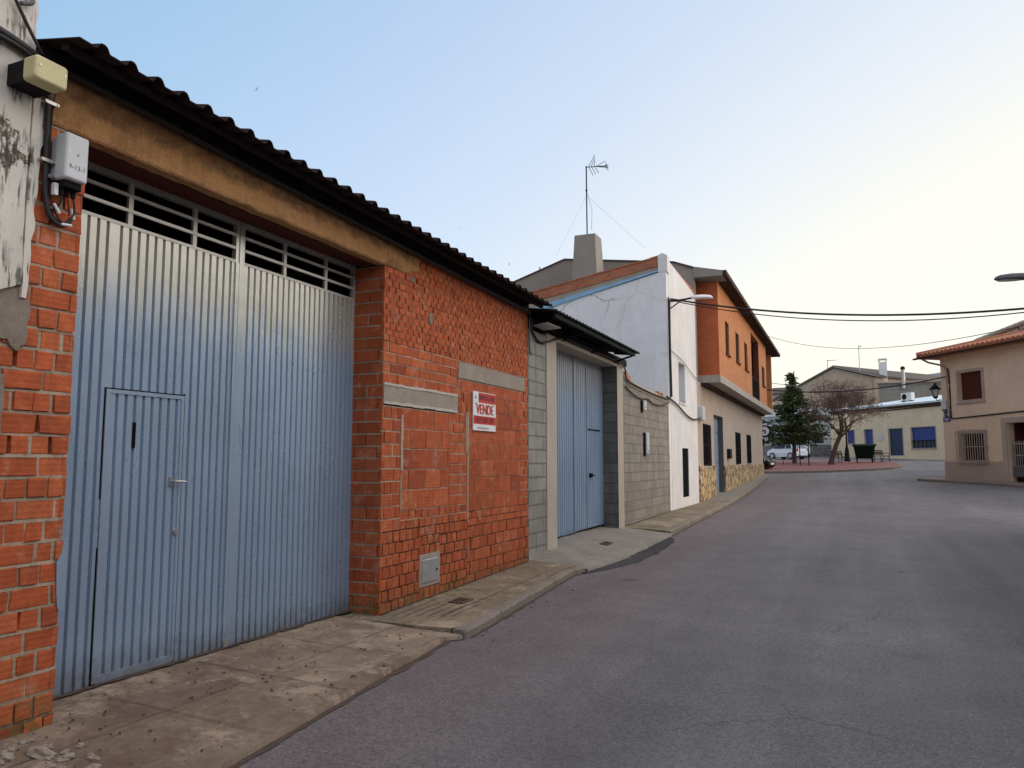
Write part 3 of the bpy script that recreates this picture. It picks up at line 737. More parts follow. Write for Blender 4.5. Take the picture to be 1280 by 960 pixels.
mb = MB(); corr(mb, FG, 3.83, 4.475, zg+.085, .485, .0765, .026, .34, .004)
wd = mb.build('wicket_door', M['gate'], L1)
mb = MB()
for a in ((3.802, 3.832, zg+.04, .512), (4.472, 4.498, zg+.04, .512), (3.832, 4.472, .484, .512), (3.832, 4.472, zg+.035, zg+.09)): mb.fbox(FG, *a, -.03, .011)
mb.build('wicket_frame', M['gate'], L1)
mb = MB(); mb.fbox(FG, 4.498, 4.512, zg+.03, .53, -.03, .0015); mb.fbox(FG, 3.79, 4.512, .512, .522, -.03, .0015); mb.fbox(FG, 3.790, 3.802, zg+.03, .512, -.03, .0015)
mb.build('wicket_gap', M['dark'], L1)
mb = MB(); mb.tube([FG(4.40, -.15, .0), FG(4.40, -.15, .055), FG(4.455, -.152, .058), FG(4.505, -.156, .050)], .0105, 10); mb.bbox(FG, 4.385, 4.42, -.19, -.115, 0, .016, .004)
mb.build('door_handle', M['metal'], L1)
mb = MB(); mb.cyl(FG(4.465, -.535, -.01), FG(4.465, -.535, .018), .024, 14); mb.build('lock', M['metal'], L1)
mb = MB(); mb.bbox(FG, 4.035, 4.062, .10, .285, -.02, .012, .004); mb.build('letter_slot', M['dark'], L1)
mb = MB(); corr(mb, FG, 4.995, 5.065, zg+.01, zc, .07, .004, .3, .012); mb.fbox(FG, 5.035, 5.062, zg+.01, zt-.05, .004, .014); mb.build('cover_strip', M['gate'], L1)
mb = MB(); mb.tube([FG(5.02, -1.50, .01), FG(5.02, -1.555, .01)], .012, 8); mb.fbox(FG, 5.0, 5.045, -1.52, -1.46, 0, .02); mb.build('drop_bolt', M['metal'], L2)
# bent sheet scrap fixed beside the pier
mb = MB(); A = [(3.245,-.88),(3.285,-.90),(3.285,-.46),(3.262,-.47),(3.250,-.55),(3.222,-.60),(3.232,-.80)]
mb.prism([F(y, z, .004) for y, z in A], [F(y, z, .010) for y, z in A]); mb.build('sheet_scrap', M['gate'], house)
# water meter hatch with mortar surround
mb = MB()
for a in ((7.53,7.575,-1.39,-1.03),(7.945,7.99,-1.39,-1.03),(7.575,7.945,-1.39,-1.352),(7.575,7.945,-1.088,-1.03)): mb.fbox(F, *a, -.03, .004)
h_ = mb.build('meter_surround', M['cement'], house)
mb = MB(); mb.bbox(F, 7.58, 7.94, -1.349, -1.092, -.02, .012, .006); hd = mb.build('meter_hatch', M['alu'], house); hd['label'] = 'small square aluminium meter hatch low in the wall'
mb = MB(); mb.cyl(F(7.905,-1.225,.01), F(7.905,-1.225,.02), .012, 10); mb.build('latch', M['dark'], hd)
# ------------------------------------------------------------------ text
def text_polys(s, size):
    c = bpy.data.curves.new('t', 'FONT'); c.body = s; c.size = size; c.align_x = 'CENTER'; c.align_y = 'CENTER'; c.resolution_u = 3
    o = bpy.data.objects.new('t', c); COL.objects.link(o); bpy.context.view_layer.update()
    me = o.evaluated_get(bpy.context.evaluated_depsgraph_get()).to_mesh()
    v = [tuple(p.co) for p in me.vertices]; f = [tuple(p.vertices) for p in me.polygons]
    bpy.data.objects.remove(o, do_unlink=True); bpy.data.curves.remove(c); return v, f
def put_text(mb, F, s, size, u, w, d, sx=1., bold=0.):
    v, f = text_polys(s, size)
    for off in ((0., -bold, bold) if bold else (0.,)):
        b = mb.add([F(u+p[0]*sx+off, w+p[1], d) for p in v])
        for q in f: mb.face([b+i for i in q])
        d += .0003
# for-sale sign
FS = XF(X0+.008)
sg = thing('for_sale_sign', 'white and red for sale board with red lettering on the brick wall', 'sign', (X0, 9.15, .40))
mb = MB(); mb.bbox(FS, 8.81, 9.495, .40, .905, .0, .012, .002); mb.build('board', M['signwhite'], sg)
mb = MB(); mb.fbox(FS, 8.96, 9.488, .765, .897, .010, .0135); mb.fbox(FS, 8.817, 9.488, .485, .592, .010, .0135); mb.build('red_band', M['red'], sg)
mb = MB(); put_text(mb, FS, 'VENDE', .185, 9.155, .675, .0150, .90, .009); mb.build('lettering', M['red'], sg)
mb = MB(); put_text(mb, FS, 'INMOCASER', .098, 9.225, .83, .0150, .90, .004); mb.build('heading', M['signdark'], sg)
mb = MB(); put_text(mb, FS, '637 500 189', .105, 9.152, .538, .0150, 1.0, .005); mb.build('phone_number', M['signdark'], sg)
mb = MB(); put_text(mb, FS, 'www.inmocaser.es', .045, 9.10, .438, .0150, 1.); mb.build('small_print', M['ink'], sg)
for q in ((8.865, 8.895, .81, .85), (8.862, 8.92, .748, .757)):
    mb = MB(); mb.fbox(FS, *q, .012, .0135); mb.build('emblem', M['blueplate'], sg)

# ------------------------------------------------------------------ flaking white house at the left edge
lh = thing('old_house', 'old house with flaking whitewashed plaster at the left edge', 'house', (-6, -2, -1.7))
mb = MB(); 
rings = []
for k in range(121):
    z = -1.9+9.0*k/120; e = 2.575+.309*sstep(.72, 1.06, z+.10*mn.noise((z*9, 3, 2)))+.012*mn.noise((z*3, 0, 0))+.010*mn.noise((z*11, 0, 1))
    rings.append([(-9.5, -7.5, z), (-4.365+.006*mn.noise((z*2, 5, 0)), -7.5, z), (-4.365, e-.01, z), (-4.385, e, z), (-9.5, e, z)])
mb.loft(rings); mb.build('wall', M['flake'], lh)
mb = MB(); ed = []
for k in range(33):                       # ragged edge of plaster lapping over the pier
    z = .95+1.22*k/32; ed.append((2.915+max(0, .055*(z-.5)/1.6)+.022*mn.noise((z*9, 2, 0))+.012*mn.noise((z*27, 4, 0)), z))
for k in range(32):
    (a, z0), (b, z1) = ed[k], ed[k+1]; mb.hexa([F(2.885,z0,.0),F(a,z0,.0),F(a-.008,z0,.026),F(2.885,z0,.034),F(2.885,z1,.0),F(b,z1,.0),F(b-.008,z1,.026),F(2.885,z1,.034)])
mb.build('plaster_edge', M['flake'], lh)
mb = MB(); mb.prism([(-4.0,-7.8,7.1),(-4.0,2.95,7.1),(-9.8,2.95,7.1),(-9.8,-7.8,7.1)], [(-4.1,-7.8,7.25),(-4.1,2.95,7.25),(-9.8,2.95,9.0),(-9.8,-7.8,9.0)]); mb.build('roof', M['tile'], lh)

# ------------------------------------------------------------------ cables and boxes on the left pier
def wire(name, pts, r, mat, label, cat='cable', n=8, group=None, sub=None):
    m = MB(); P = [Vector(p) for p in pts]; Q = []
    for i in range(len(P)-1):                              # Catmull-Rom
        p0 = P[max(i-1, 0)]; p1 = P[i]; p2 = P[i+1]; p3 = P[min(i+2, len(P)-1)]
        for k in range(6):
            t = k/6; Q.append(.5*((2*p1)+(-p0+p2)*t+(2*p0-5*p1+4*p2-p3)*t*t+(-p0+3*p1-3*p2+p3)*t**3))
    Q.append(P[-1]); m.tube(Q, r, n)
    if sub is not None: return m.build(name, mat, sub)
    return tag(m.build(name, mat, smooth=True), label, cat, group)
bx = thing('terminal_box', 'pale grey telecom terminal box with black cable glands on the brick pier', 'utility box', (X0, 3.2, 1.72))
mb = MB()
def rbox(mb, F, u0, u1, w0, w1, d0, d1, r=.02, k=4):
    def ring(d, s):
        out = []
        for cx, cy, a0 in ((u1-r, w1-r, 0), (u0+r, w1-r, 90), (u0+r, w0+r, 180), (u1-r, w0+r, 270)):
            for i in range(k+1):
                a = rad(a0+90*i/k); out.append(F(cx+(r-s)*math.cos(a), cy+(r-s)*math.sin(a), d))
        return out
    mb.loft([ring(d0, 0), ring(d1-.012, 0), ring(d1-.004, .005), ring(d1, .013)])
rbox(mb, F, 3.025, 3.158, 1.705, 1.975, .02, .07, .012); rbox(mb, F, 3.016, 3.166, 1.698, 1.985, .07, .165, .016)
mb.build('case', M['plastic'], bx)
mb = MB(); mb.bbox(F, 3.04, 3.155, 1.655, 1.699, .03, .13, .006); mb.build('gland_plate', M['steel'], bx)
for u in (3.06, 3.098, 3.136):
    mb = MB(); mb.cyl(F(u, 1.657, .08), F(u, 1.612, .08), .014, 10); mb.build('cable_gland', M['steel'], bx)
mb = MB(); mb.cyl(F(2.985,1.715,.05), F(3.19,1.690,.05), .012, 10); mb.build('clamp', M['metal'], bx)
mb = MB(); mb.fbox(F, 3.008, 3.032, 1.60, 1.672, .06, .09); mb.build('tag', M['whitemetal'], bx)
mb = MB(); put_text(mb, F, '9-13-1', .042, 3.092, 1.775, .1662, 1.); mb.build('numbers', M['ivory'], bx)
mb = MB(); put_text(mb, F, 'o', .034, 3.092, 1.86, .1662, 1.); mb.build('emblem', M['ivory'], bx)
jb = thing('junction_box', 'yellowed plastic junction box under the roof corner by the old house', 'junction box', (X0, 2.85, 2.15))
mb = MB(); rbox(mb, F, 2.705, 2.905, 2.150, 2.292, .20, .30, .024); mb.build('lid', M['oldplastic'], jb)
mb = MB(); mb.fbox(F, 2.72, 2.895, 2.158, 2.284, .0, .20); mb.build('base', M['steel'], jb)
for u, w in ((2.735, 2.235), (2.885, 2.235)):
    mb = MB(); mb.cyl(F(u, w, .297), F(u, w, .303), .007, 8); mb.build('screw', M['metal'], jb)
G = 'black cables on the brick pier'
wire('cable', [F(2.935,2.30,.05), F(2.955,2.22,.05), F(2.967,2.05,.045), F(2.972,1.85,.045), F(2.980,1.63,.045), F(3.005,1.50,.045), F(3.06,1.44,.045), F(3.12,1.445,.05), F(3.145,1.49,.06)], .014, M['cable'], 'thick black cable bundle looping down from the yellowed junction box', group=G)
wire('cable', [F(2.957,2.30,.03), F(2.978,2.2,.03), F(2.988,2.0,.03), F(2.992,1.8,.03), F(3.000,1.62,.03), F(3.03,1.50,.03), F(3.09,1.455,.03)], .010, M['cable'], 'slimmer black cable hugging the inside of the thick looping bundle', group=G)
wire('cable', [F(3.02,2.28,.03), F(3.005,2.10,.03), F(3.005,1.85,.03), F(3.015,1.65,.03), F(3.05,1.52,.04), F(3.09,1.46,.05), F(3.14,1.44,.06)], .005, M['cable'], 'thin black wire hanging straight beside the cable bundle', group=G)
wire('cable', [F(3.06,1.615,.08), F(3.065,1.57,.07), F(3.05,1.53,.05), F(3.03,1.515,.05)], .006, M['cable'], 'short black lead from the left gland of the terminal box', group=G)
wire('cable', [F(3.136,1.615,.08), F(3.15,1.56,.08), F(3.15,1.51,.07), F(3.13,1.47,.06), F(3.09,1.448,.05)], .006, M['cable'], 'short black lead from the right gland of the terminal box', group=G)
wire('cable', [F(3.098,1.615,.08), F(3.11,1.56,.08), F(3.125,1.50,.07)], .005, M['redwood'], 'thin reddish lead below the middle of the terminal box', group=G)
for i, (u, w, a, lab) in enumerate(((3.115, 1.442, .12, 'white tie end at the bottom of the cable loop'), (3.150, 1.52, 1.9, 'white tie on the upright lead under the terminal box'), (3.045, 1.525, -.9, 'white tie at the left of the small cable loop'))):
    mb = MB(); c, s = math.cos(a)*.032, math.sin(a)*.032; mb.cyl(F(u-c, w-s, .066), F(u+c, w+s, .066), .009, 8); tag(mb.build('cable_tie', M['whitemetal']), lab, 'cable tie', 'white cable ties on the pier')
for i, (w, lab) in enumerate(((2.16, 'upper metal clip holding the cables to the old house'), (1.80, 'lower metal clip holding the cables beside the terminal box'))):
    mb = MB(); mb.fbox(F, 2.935, 3.02, w-.01, w+.01, .062, .066); mb.cyl(F(2.94, w, 0), F(2.94, w, .07), .008, 8); mb.cyl(F(3.015, w, 0), F(3.015, w, .07), .008, 8); tag(mb.build('cable_clip', M['metal']), lab, 'clip')
wire('cable', [(-4.33, 1.5, 2.52), (-4.33, 2.3, 2.47), (-4.34, 2.75, 2.43), (-4.34, 2.95, 2.36)], .026, M['cable'], 'fat black cable bundle crossing the old house below the roof corner', group='cables on the old house')
wire('cable', [(-4.33, 1.5, 2.40), (-4.33, 2.4, 2.41), (-4.33, 2.75, 2.40), (-4.335, 2.95, 2.33)], .016, M['cable'], 'lower black cable crossing the old house to the junction box', group='cables on the old house')
wire('cable', [(-4.32, 2.60, 2.86), (-4.33, 2.70, 2.70), (-4.33, 2.80, 2.55), (-4.33, 2.90, 2.42)], .010, M['cable'], 'black wire slanting down the plaster to the cable bundle', group='cables on the old house')
wire('cable', [(-4.335, 2.74, 2.82), (-4.33, 2.80, 2.78), (-4.33, 2.815, 2.71), (-4.335, 2.75, 2.67)], .014, M['cablegrey'], 'grey cable bend sticking out of the flaking plaster', group='cables on the old house')

# ------------------------------------------------------------------ garage with the second gate, canopy and block wall
ga = thing('block_garage', 'grey block garage with a blue sheet gate under a charcoal canopy', 'garage', (-4.4, 13.5, -1.5))
mb = MB(); mb.fbox(F, 10.712, 11.447, -1.7, 2.02, -.32, .0); mb.build('block_column', M['blockp'], ga)
for ya, yb in ((11.45, 11.90), (15.57, 16.0)):
    mb = MB(); mb.fbox(F, ya, yb, -1.7, 1.985, -.30, .018); mb.build('jamb', M['cream'], ga)
mb = MB(); mb.fbox(F, 11.45, 16.0, 1.987, 2.055, -.30, .022); mb.build('lintel', M['cream'], ga)
mb = MB(); mb.fbox(F, 10.715, 16.3, 2.057, 2.20, -.30, .03); mb.fbox(F, 10.8, 16.2, 2.09, 2.13, .03, .06); mb.build('wall_plate', M['steel'], ga)
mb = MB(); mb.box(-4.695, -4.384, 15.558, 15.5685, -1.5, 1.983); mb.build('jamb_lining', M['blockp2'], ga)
FG2 = XF(-4.70)
mb = MB(); corr(mb, FG2, 11.90, 13.74, -1.31, 1.987, .115, .022, .36); g2 = mb.build('gate_leaf', M['gate2'], ga)
mb = MB(); corr(mb, FG2, 13.77, 15.57, -1.29, 1.987, .115, .022, .36); g3 = mb.build('gate_leaf', M['gate2'], ga); g3['label'] = 'gate leaf with a small wicket door'
for q in ((13.66, 13.73, .016), (11.905, 11.95, .012)):
    mb = MB(); mb.fbox(FG2, q[0], q[1], -1.30, 1.98, .002, q[2]); mb.build('leaf_frame', M['gate2'], g2)
mb = MB(); mb.fbox(FG2, 14.42, 14.47, -1.28, 1.98, .002, .016); mb.fbox(FG2, 14.47, 15.30, -1.275, -1.235, .002, .016); mb.build('wicket_frame', M['gate2'], g3)
mb = MB(); mb.fbox(FG2, 14.45, 15.30, .62, .645, .002, .012); mb.fbox(FG2, 13.74, 13.765, -1.30, 1.98, -.02, .006); mb.build('door_gap', M['dark'], g3)
mb = MB(); mb.cyl(FG2(14.62,-.27,0), FG2(14.62,-.27,.06), .045, 10); mb.tube([FG2(14.62,-.27,.05), FG2(14.75,-.27,.06)], .014, 8); mb.build('door_handle', M['steel'], g3)
mb = MB()
for ya, yb in ((10.72, 10.9), (15.82, 16.0)):
    A = [(-4.73, -1.7), (-4.73, 2.33), (-9.5, 2.9), (-9.5, -1.7)]; mb.prism([(x, ya, z) for x, z in A], [(x, yb, z) for x, z in A])
mb.box(-9.6, -9.5, 10.72, 16.0, -1.7, 2.92); mb.build('body_wall', M['block'], ga)
prof2 = ribbed(10.60, 15.75, .155, .030, .60)
zc2 = lambda x, y: 2.255+(-3.93-x)*.12
sheet('canopy_roof', M['roofsheet2'], ga, prof2, lambda x, y, d: (x, y, zc2(x, y)+d), [-3.93, -4.4, -5.5, -9.7])
mb = MB(); mb.hexa([(-4.02,10.75,2.17),(-3.965,10.75,2.17),(-3.965,15.5,2.17),(-4.02,15.5,2.17),(-4.02,10.75,2.235),(-3.965,10.75,2.235),(-3.965,15.5,2.235),(-4.02,15.5,2.235)])
for x in (-4.14, -4.26): mb.box(x-.012, x+.012, 10.75, 15.3, 2.235-.01, 2.262)
mb.build('canopy_beam', M['steel'], ga)
for y in (12.2, 13.8, 15.35):
    mb = MB(); mb.tube([(-4.38, y, 2.05), (-3.99, y, 2.165)], .022, 6); mb.tube([(-4.38, y, 2.235), (-3.98, y, 2.19)], .022, 6); mb.build('bracket', M['steel'], ga)
mb = MB(); mb.hexa([(-4.36,10.80,2.075),(-4.12,10.80,2.105),(-4.10,11.35,2.10),(-4.36,11.25,2.07),(-4.36,10.80,2.085),(-4.12,10.80,2.115),(-4.10,11.35,2.11),(-4.36,11.25,2.08)]); mb.build('loose_sheet', M['alu'], ga)
wire('cable', [(-4.36, 10.55, 2.28), (-4.36, 10.72, 2.17), (-4.37, 10.80, 2.0), (-4.37, 11.1, 1.87), (-4.36, 11.5, 1.93), (-4.35, 12.2, 2.07), (-4.34, 14, 2.08), (-4.33, 15.6, 2.06), (-4.35, 16.1, 1.98), (-4.36, 16.3, 1.78), (-4.36, 17.5, 1.70), (-4.36, 19, 1.66), (-4.36, 20.5, 1.66)], .018, M['cable'], 'black cable looping from the warehouse roof over the blue gate to the white house', 'cable', 8)
wire('cable', [(-4.38, 10.72, 2.3), (-4.375, 10.70, 2.05), (-4.375, 10.71, 1.7), (-4.37, 10.78, 1.62)], .012, M['cablegrey'], 'grey cable end hanging where brick meets block column', 'cable')
# low block wall
bw = thing('block_wall', 'low grey concrete block wall with ragged mortar top between blue gate and white house', 'wall', (-4.4, 18.4, -1.5))
mb = MB(); top = lerp_table([(16.0, 1.99), (16.6, 1.83), (18, 1.775), (20.69, 1.715)]); R_ = []
for k in range(40):
    y = 16.003+4.69*k/39; z = top(y)-.16; R_.append([(-4.72, y, -1.7), (-4.405, y, -1.7), (-4.405, y, z), (-4.72, y, z)])
mb.loft(R_); mb.build('blockwork', M['block'], bw)
mb = MB(); R_ = []
for k in range(48):
    y = 16.003+4.69*k/47; z = top(y)+.03*mn.noise((y*3.3, 0, 0)); zb_ = top(y)-.158
    R_.append([(-4.70, y, zb_), (-4.392+.012*mn.noise((y*5,1,0)), y, zb_), (-4.385+.014*mn.noise((y*4,2,0)), y, (z+zb_)/2), (-4.43, y, z), (-4.68, y, z+.10)])
mb.loft(R_); mb.build('mortar_coping', M['cement'], bw)
mb = MB()
for y, z, s in ((16.42, 1.90, 1.), (16.62, 1.86, .8), (19.6, 1.76, .6), (20.0, 1.75, .6)):
    mb.hexa([(-4.6,y-.14*s,z-.09),(-4.39,y-.14*s,z-.09),(-4.39,y+.14*s,z-.11),(-4.6,y+.14*s,z-.11),(-4.6,y-.13*s,z+.06*s),(-4.40,y-.13*s,z+.06*s),(-4.40,y+.13*s,z+.05*s),(-4.6,y+.13*s,z+.05*s)])
mb.build('broken_tile', M['tile'], bw)
wire('cable', [(-4.375, 16.2, 1.62), (-4.375, 16.9, 1.50), (-4.375, 17.6, 1.46), (-4.375, 18.2, 1.50), (-4.375, 18.8, 1.42), (-4.375, 19.6, 1.44), (-4.365, 20.6, 1.58)], .016, M['cable'], 'black cable sagging along the grey block wall above the small boxes', 'cable')
for (y, z, h, lab) in ((17.75, 1.20, .22, 'small white junction box high on the grey block wall'), (17.95, .18, .50, 'tall narrow white utility box low on the grey block wall')):
    t = thing('wall_box', lab, 'utility box', (X0, y, z))
    mb = MB(); rbox(mb, F, y-.11, y+.11, z, z+h, 0, .085, .02); mb.build('case', M['plastic'], t)
    mb = MB(); mb.fbox(F, y-.135, y-.113, z-.06, z+h, 0, .05); mb.fbox(F, y-.02, y+.02, z+.05, z+.08, .085, .089); mb.build('backing', M['steel'], t)
# drain covers and rubble on the pavement
for (x, y, lift, a, b, lab) in ((-3.98, 7.72, .085, .09, .13, 'square rusty inspection cover in the mossy pavement below the brick wall'), (-3.95, 13.2, .055, .07, .19, 'small dark slotted cover in the ramp before the blue gate')):
    t = thing('drain_cover', lab, 'drain cover', (x, y, wz(x, y, lift)))
    def PZ(x_, y_, h): return (x_, y_, wz(x_, y_, lift)+h)
    mb = MB(); mb.hexa([PZ(x-a,y-b,-.02),PZ(x+a,y-b,-.02),PZ(x+a,y+b,-.02),PZ(x-a,y+b,-.02),PZ(x-a,y-b,.006),PZ(x+a,y-b,.006),PZ(x+a,y+b,.006),PZ(x-a,y+b,.006)]); mb.build('plate', M['rust'], t)
    mb = MB()
    for k in range(-1, 2): mb.hexa([PZ(x+k*a*.5-.008,y-b*.7,.004),PZ(x+k*a*.5+.008,y-b*.7,.004),PZ(x+k*a*.5+.008,y+b*.7,.004),PZ(x+k*a*.5-.008,y+b*.7,.004),PZ(x+k*a*.5-.008,y-b*.7,.009),PZ(x+k*a*.5+.008,y-b*.7,.009),PZ(x+k*a*.5+.008,y+b*.7,.009),PZ(x+k*a*.5-.008,y+b*.7,.009)])
    mb.build('slot', M['dark'], t)
def rock(c, r, sx, sy, sz, seed):
    m = MB(); n, k = 9, 6; rings = []
    for j in range(1, k):
        t = math.pi*j/k; ring = []
        for i in range(n):
            a = 2*math.pi*i/n; d = Vector((math.sin(t)*math.cos(a), math.sin(t)*math.sin(a), math.cos(t)))
            q = r*(1+.45*mn.noise(d*1.7+Vector((seed*3.3, seed, 0)))); ring.append((c[0]+d.x*q*sx, c[1]+d.y*q*sy, c[2]+d.z*q*sz))
        rings.append(ring)
    m.loft(rings); return m
def apz(x, y): return wz(x, y, .040)-.008
rocks = [(-4.02,2.92,.055,1.7,.8,.6),(-3.86,2.95,.035,1,1.2,.7),(-4.12,2.80,.05,1.1,.8,.5),(-4.20,2.88,.028,1,1,.6),(-3.74,3.02,.024,1.6,.8,.6),(-3.95,3.10,.022,1,1,.7),(-3.62,2.93,.036,.9,1.1,.7),(-4.08,3.00,.03,1.5,.7,.5),(-3.88,2.86,.02,1,1,.7),(-3.52,2.98,.016,1,1,.7),(-4.25,2.98,.02,1,1,.7),(-3.80,3.05,.018,1.4,.7,.6)]
desc = ['long pale mortar lump','chunky grey lump','flat grey lump','small lump against the brick','thin pale flake','round pebble','knobbly whitish lump','slanting flake','tiny crumb','tiny pebble beside the kerb edge','crumb by the pier foot','slender sliver']
for i, (x, y, r, a, b, c) in enumerate(rocks):
    tag(rock((x, y, apz(x, y)+r*c*.35), r, a, b, c, i+1).build('rubble_piece', M['rubble']), desc[i]+' of rubble on the apron at the lower left corner', 'rubble', 'rubble at the pier foot')
for k in range(22):
    y = 2.72+.32*RND.random(); x = -4.32+.85*RND.random(); r = .010+.016*RND.random()
    tag(rock((x, y, apz(x, y)+r*.3), r, .8+.7*RND.random(), .8+.5*RND.random(), .6, 40+k).build('rubble_crumb', M['rubble']), 'tiny grey crumb of rubble among the lumps at the pier foot', 'rubble', 'small crumbs at the pier foot')
mb = MB()
for k in range(420):
    y = 2.9+RND.random()**1.4*4.0; x = -4.62+1.35*RND.random()**1.5
    if RND.random() < .25: y = 6.5+8*RND.random(); x = kerbX(y)+.02+.5*RND.random()**2; z = rz(x, y)+.003
    elif x > kerbX(y)-.03: continue
    else: z = apz(x, y)+.006
    s = .004+.011*RND.random()**2.5; a = RND.random()*6.28; c_, s_ = math.cos(a)*s, math.sin(a)*s
    mb.hexa([(x-c_,y-s_,z),(x+s_*.5,y-c_*.5,z),(x+c_,y+s_,z),(x-s_*.5,y+c_*.5,z),(x-c_*.6,y-s_*.6,z+s*.7),(x+s_*.3,y-c_*.3,z+s*.6),(x+c_*.6,y+s_*.6,z+s*.8),(x-s_*.3,y+c_*.3,z+s*.7)])
tag(mb.build('litter', M['litter']), kind='stuff', label='dark crumbs and dry leaf bits scattered over the concrete apron', cat='litter')

# ------------------------------------------------------------------ white house with the stepped gable
wh = thing('white_house', 'narrow white plastered house with a cracked blank side wall', 'house', (-8, 22.8, -1.5))
mb = MB()                                                   # gable wall, slopes down to the back
A = [(-4.405, -1.8), (-4.405, 5.24), (-14.0, 3.08), (-14.0, -1.8)]
mb.prism([(x, 20.70, z) for x, z in A], [(x, 20.95, z) for x, z in A]); mb.build('gable_wall', M['white'], wh)
mb = MB(); A = [(-4.60, 5.20), (-4.60, 5.255), (-14.0, 3.20), (-14.0, 2.95)]
A = [(-4.62, 5.215), (-14.0, 3.02), (-14.0, 3.25), (-7.0, 4.79), (-4.62, 5.262)]
mb.prism([(x, 20.66, z) for x, z in A], [(x, 20.697, z) for x, z in A]); mb.build('flashing', M['blueflash'], wh)
mb = MB(); A = [(-4.60, 5.27), (-14.0, 3.26), (-14.0, 3.62), (-4.60, 5.40)]
mb.prism([(x, 20.74, z) for x, z in A], [(x, 20.95, z) for x, z in A]); mb.build('mortar_band', M['cement'], wh)
mb = MB(); A = [(-4.56, 5.405), (-14.0, 3.625), (-14.0, 3.98), (-4.56, 5.64)]
mb.prism([(x, 20.72, z) for x, z in A], [(x, 20.95, z) for x, z in A]); mb.build('brick_band', M['roughbrickx'], wh)
mb = MB()
for k in range(40):
    x = -4.62-.235*k; z = 5.645-(x+4.56)*-.1763; h_ = .03+.02*RND.random(); mb.hexa([(x-.22,20.70,z-.041),(x,20.70,z),(x,21.1,z),(x-.22,21.1,z-.041),(x-.22,20.70,z-.041+h_),(x,20.70,z+h_),(x,21.1,z+h_+.02),(x-.22,21.1,z-.02+h_)])
mb.build('verge_tiles', M['tile'], wh)
mb = MB(); A = [(-4.36, 5.2), (-4.62, 5.2), (-4.62, 5.68), (-4.50, 5.74), (-4.36, 5.66)]
mb.prism([(x, 20.69, z) for x, z in A], [(x, 20.98, z) for x, z in A]); mb.build('parapet_end', M['white2'], wh)
mb = MB(); FW = XF(-4.40)
wall_open(mb, FW, 20.96, 25.0, -1.8, 5.40, -.30, .0, [(22.12, 23.05, 1.70, 2.88), (22.42, 23.36, -1.03, .39)])
mb.hexa([(-4.7,20.98,5.402),(-4.4,20.98,5.402),(-4.4,25,5.402),(-4.7,25,5.402),(-4.7,20.98,5.62),(-4.4,20.98,5.60),(-4.4,25,5.42),(-4.7,25,5.45)])
mb.build('front_wall', M['white2'], wh)
mb = MB(); mb.fbox(FW, 22.12, 23.05, 1.70, 2.88, -.28, -.22); wn_ = mb.build('window', M['blueren'], wh); 
mb = MB(); mb.fbox(FW, 22.08, 23.09, 1.66, 1.70, -.2, .03); mb.build('sill', M['white2'], wn_)
mb = MB(); mb.fbox(FW, 22.42, 23.36, -1.03, .39, -.20, -.02); d_ = mb.build('door', M['dark'], wh)
mb = MB(); mb.tube([(-14, 20.96, 3.9), (-4.5, 20.96, 5.6)], .02, 6); A = [(-4.42, 5.58), (-14, 3.9), (-14, 3.75), (-4.42, 5.45)]
mb.prism([(x, 20.97, z) for x, z in A], [(x, 24.95, z) for x, z in A]); mb.build('roof', M['tile'], wh)
mb = MB(); mb.tube([(-4.37, 20.78, 4.5), (-4.37, 20.78, 3.0), (-4.37, 20.8, 1.7)], .022, 8); mb.build('downpipe', M['cablegrey'], wh)
wire('cable', [(-4.34, 20.76, 4.45), (-4.34, 20.74, 3.2), (-4.34, 20.78, 2.2), (-4.34, 20.8, 1.75)], .03, M['cable'], 'dark cable run down the front corner of the white house', 'cable')
wire('cable', [(-4.36, 20.3, 1.72), (-4.35, 21.5, 1.60), (-4.35, 23, 1.36), (-4.35, 24.2, 1.30), (-4.33, 25.3, 1.42)], .025, M['cable'], 'black cable sagging across the white house front under its window', 'cable')
wire('cable', [(-4.36, 20.85, 3.05), (-4.36, 22.5, 2.95), (-4.36, 24, 2.72), (-4.36, 24.95, 2.62)], .010, M['cablegrey'], 'thin grey wire above the recessed window of the white house', 'cable')
# wall street lamp on the corner of the white house
def lamp_head(mb, p, d, L, wd, h):
    d = Vector(d).normalized(); s = d.cross(Vector((0,0,1))).normalized(); u = s.cross(d); p = Vector(p); rings = []
    for t, w_, hh in ((0,.25,.4),(.06,.5,.7),(.25,.9,.95),(.55,1,1),(.85,.8,.8),(.97,.45,.45),(1,.15,.15)):
        c = p+d*L*t; rings.append([c+s*wd*w_*.5*math.cos(a)+u*(h*hh*(.75 if math.sin(a) > 0 else .28))*math.sin(a) for a in [2*math.pi*k/12 for k in range(12)]])
    mb.loft(rings)
sl = thing('street_lamp', 'grey street lamp on a bracket from the corner of the white house', 'street lamp', (-4.38, 21.0, 4.3), 'street lamps on wall brackets')
mb = MB(); mb.tube([(-4.39, 20.98, 4.42), (-4.12, 21.3, 4.50), (-3.85, 21.6, 4.60)], .028, 8); mb.tube([(-4.39, 20.98, 4.2), (-4.12, 21.3, 4.48)], .018, 6); mb.build('bracket', M['steel'], sl)
mb = MB(); lamp_head(mb, (-3.90, 21.55, 4.585), (.86, .5, .06), .64, .22, .12); mb.build('lamp_head', M['whitemetal'], sl)
mb = MB(); lamp_head(mb, (-3.72, 21.66, 4.572), (.86, .5, .06), .45, .16, .05); mb.build('lens', M['lampglass'], sl)

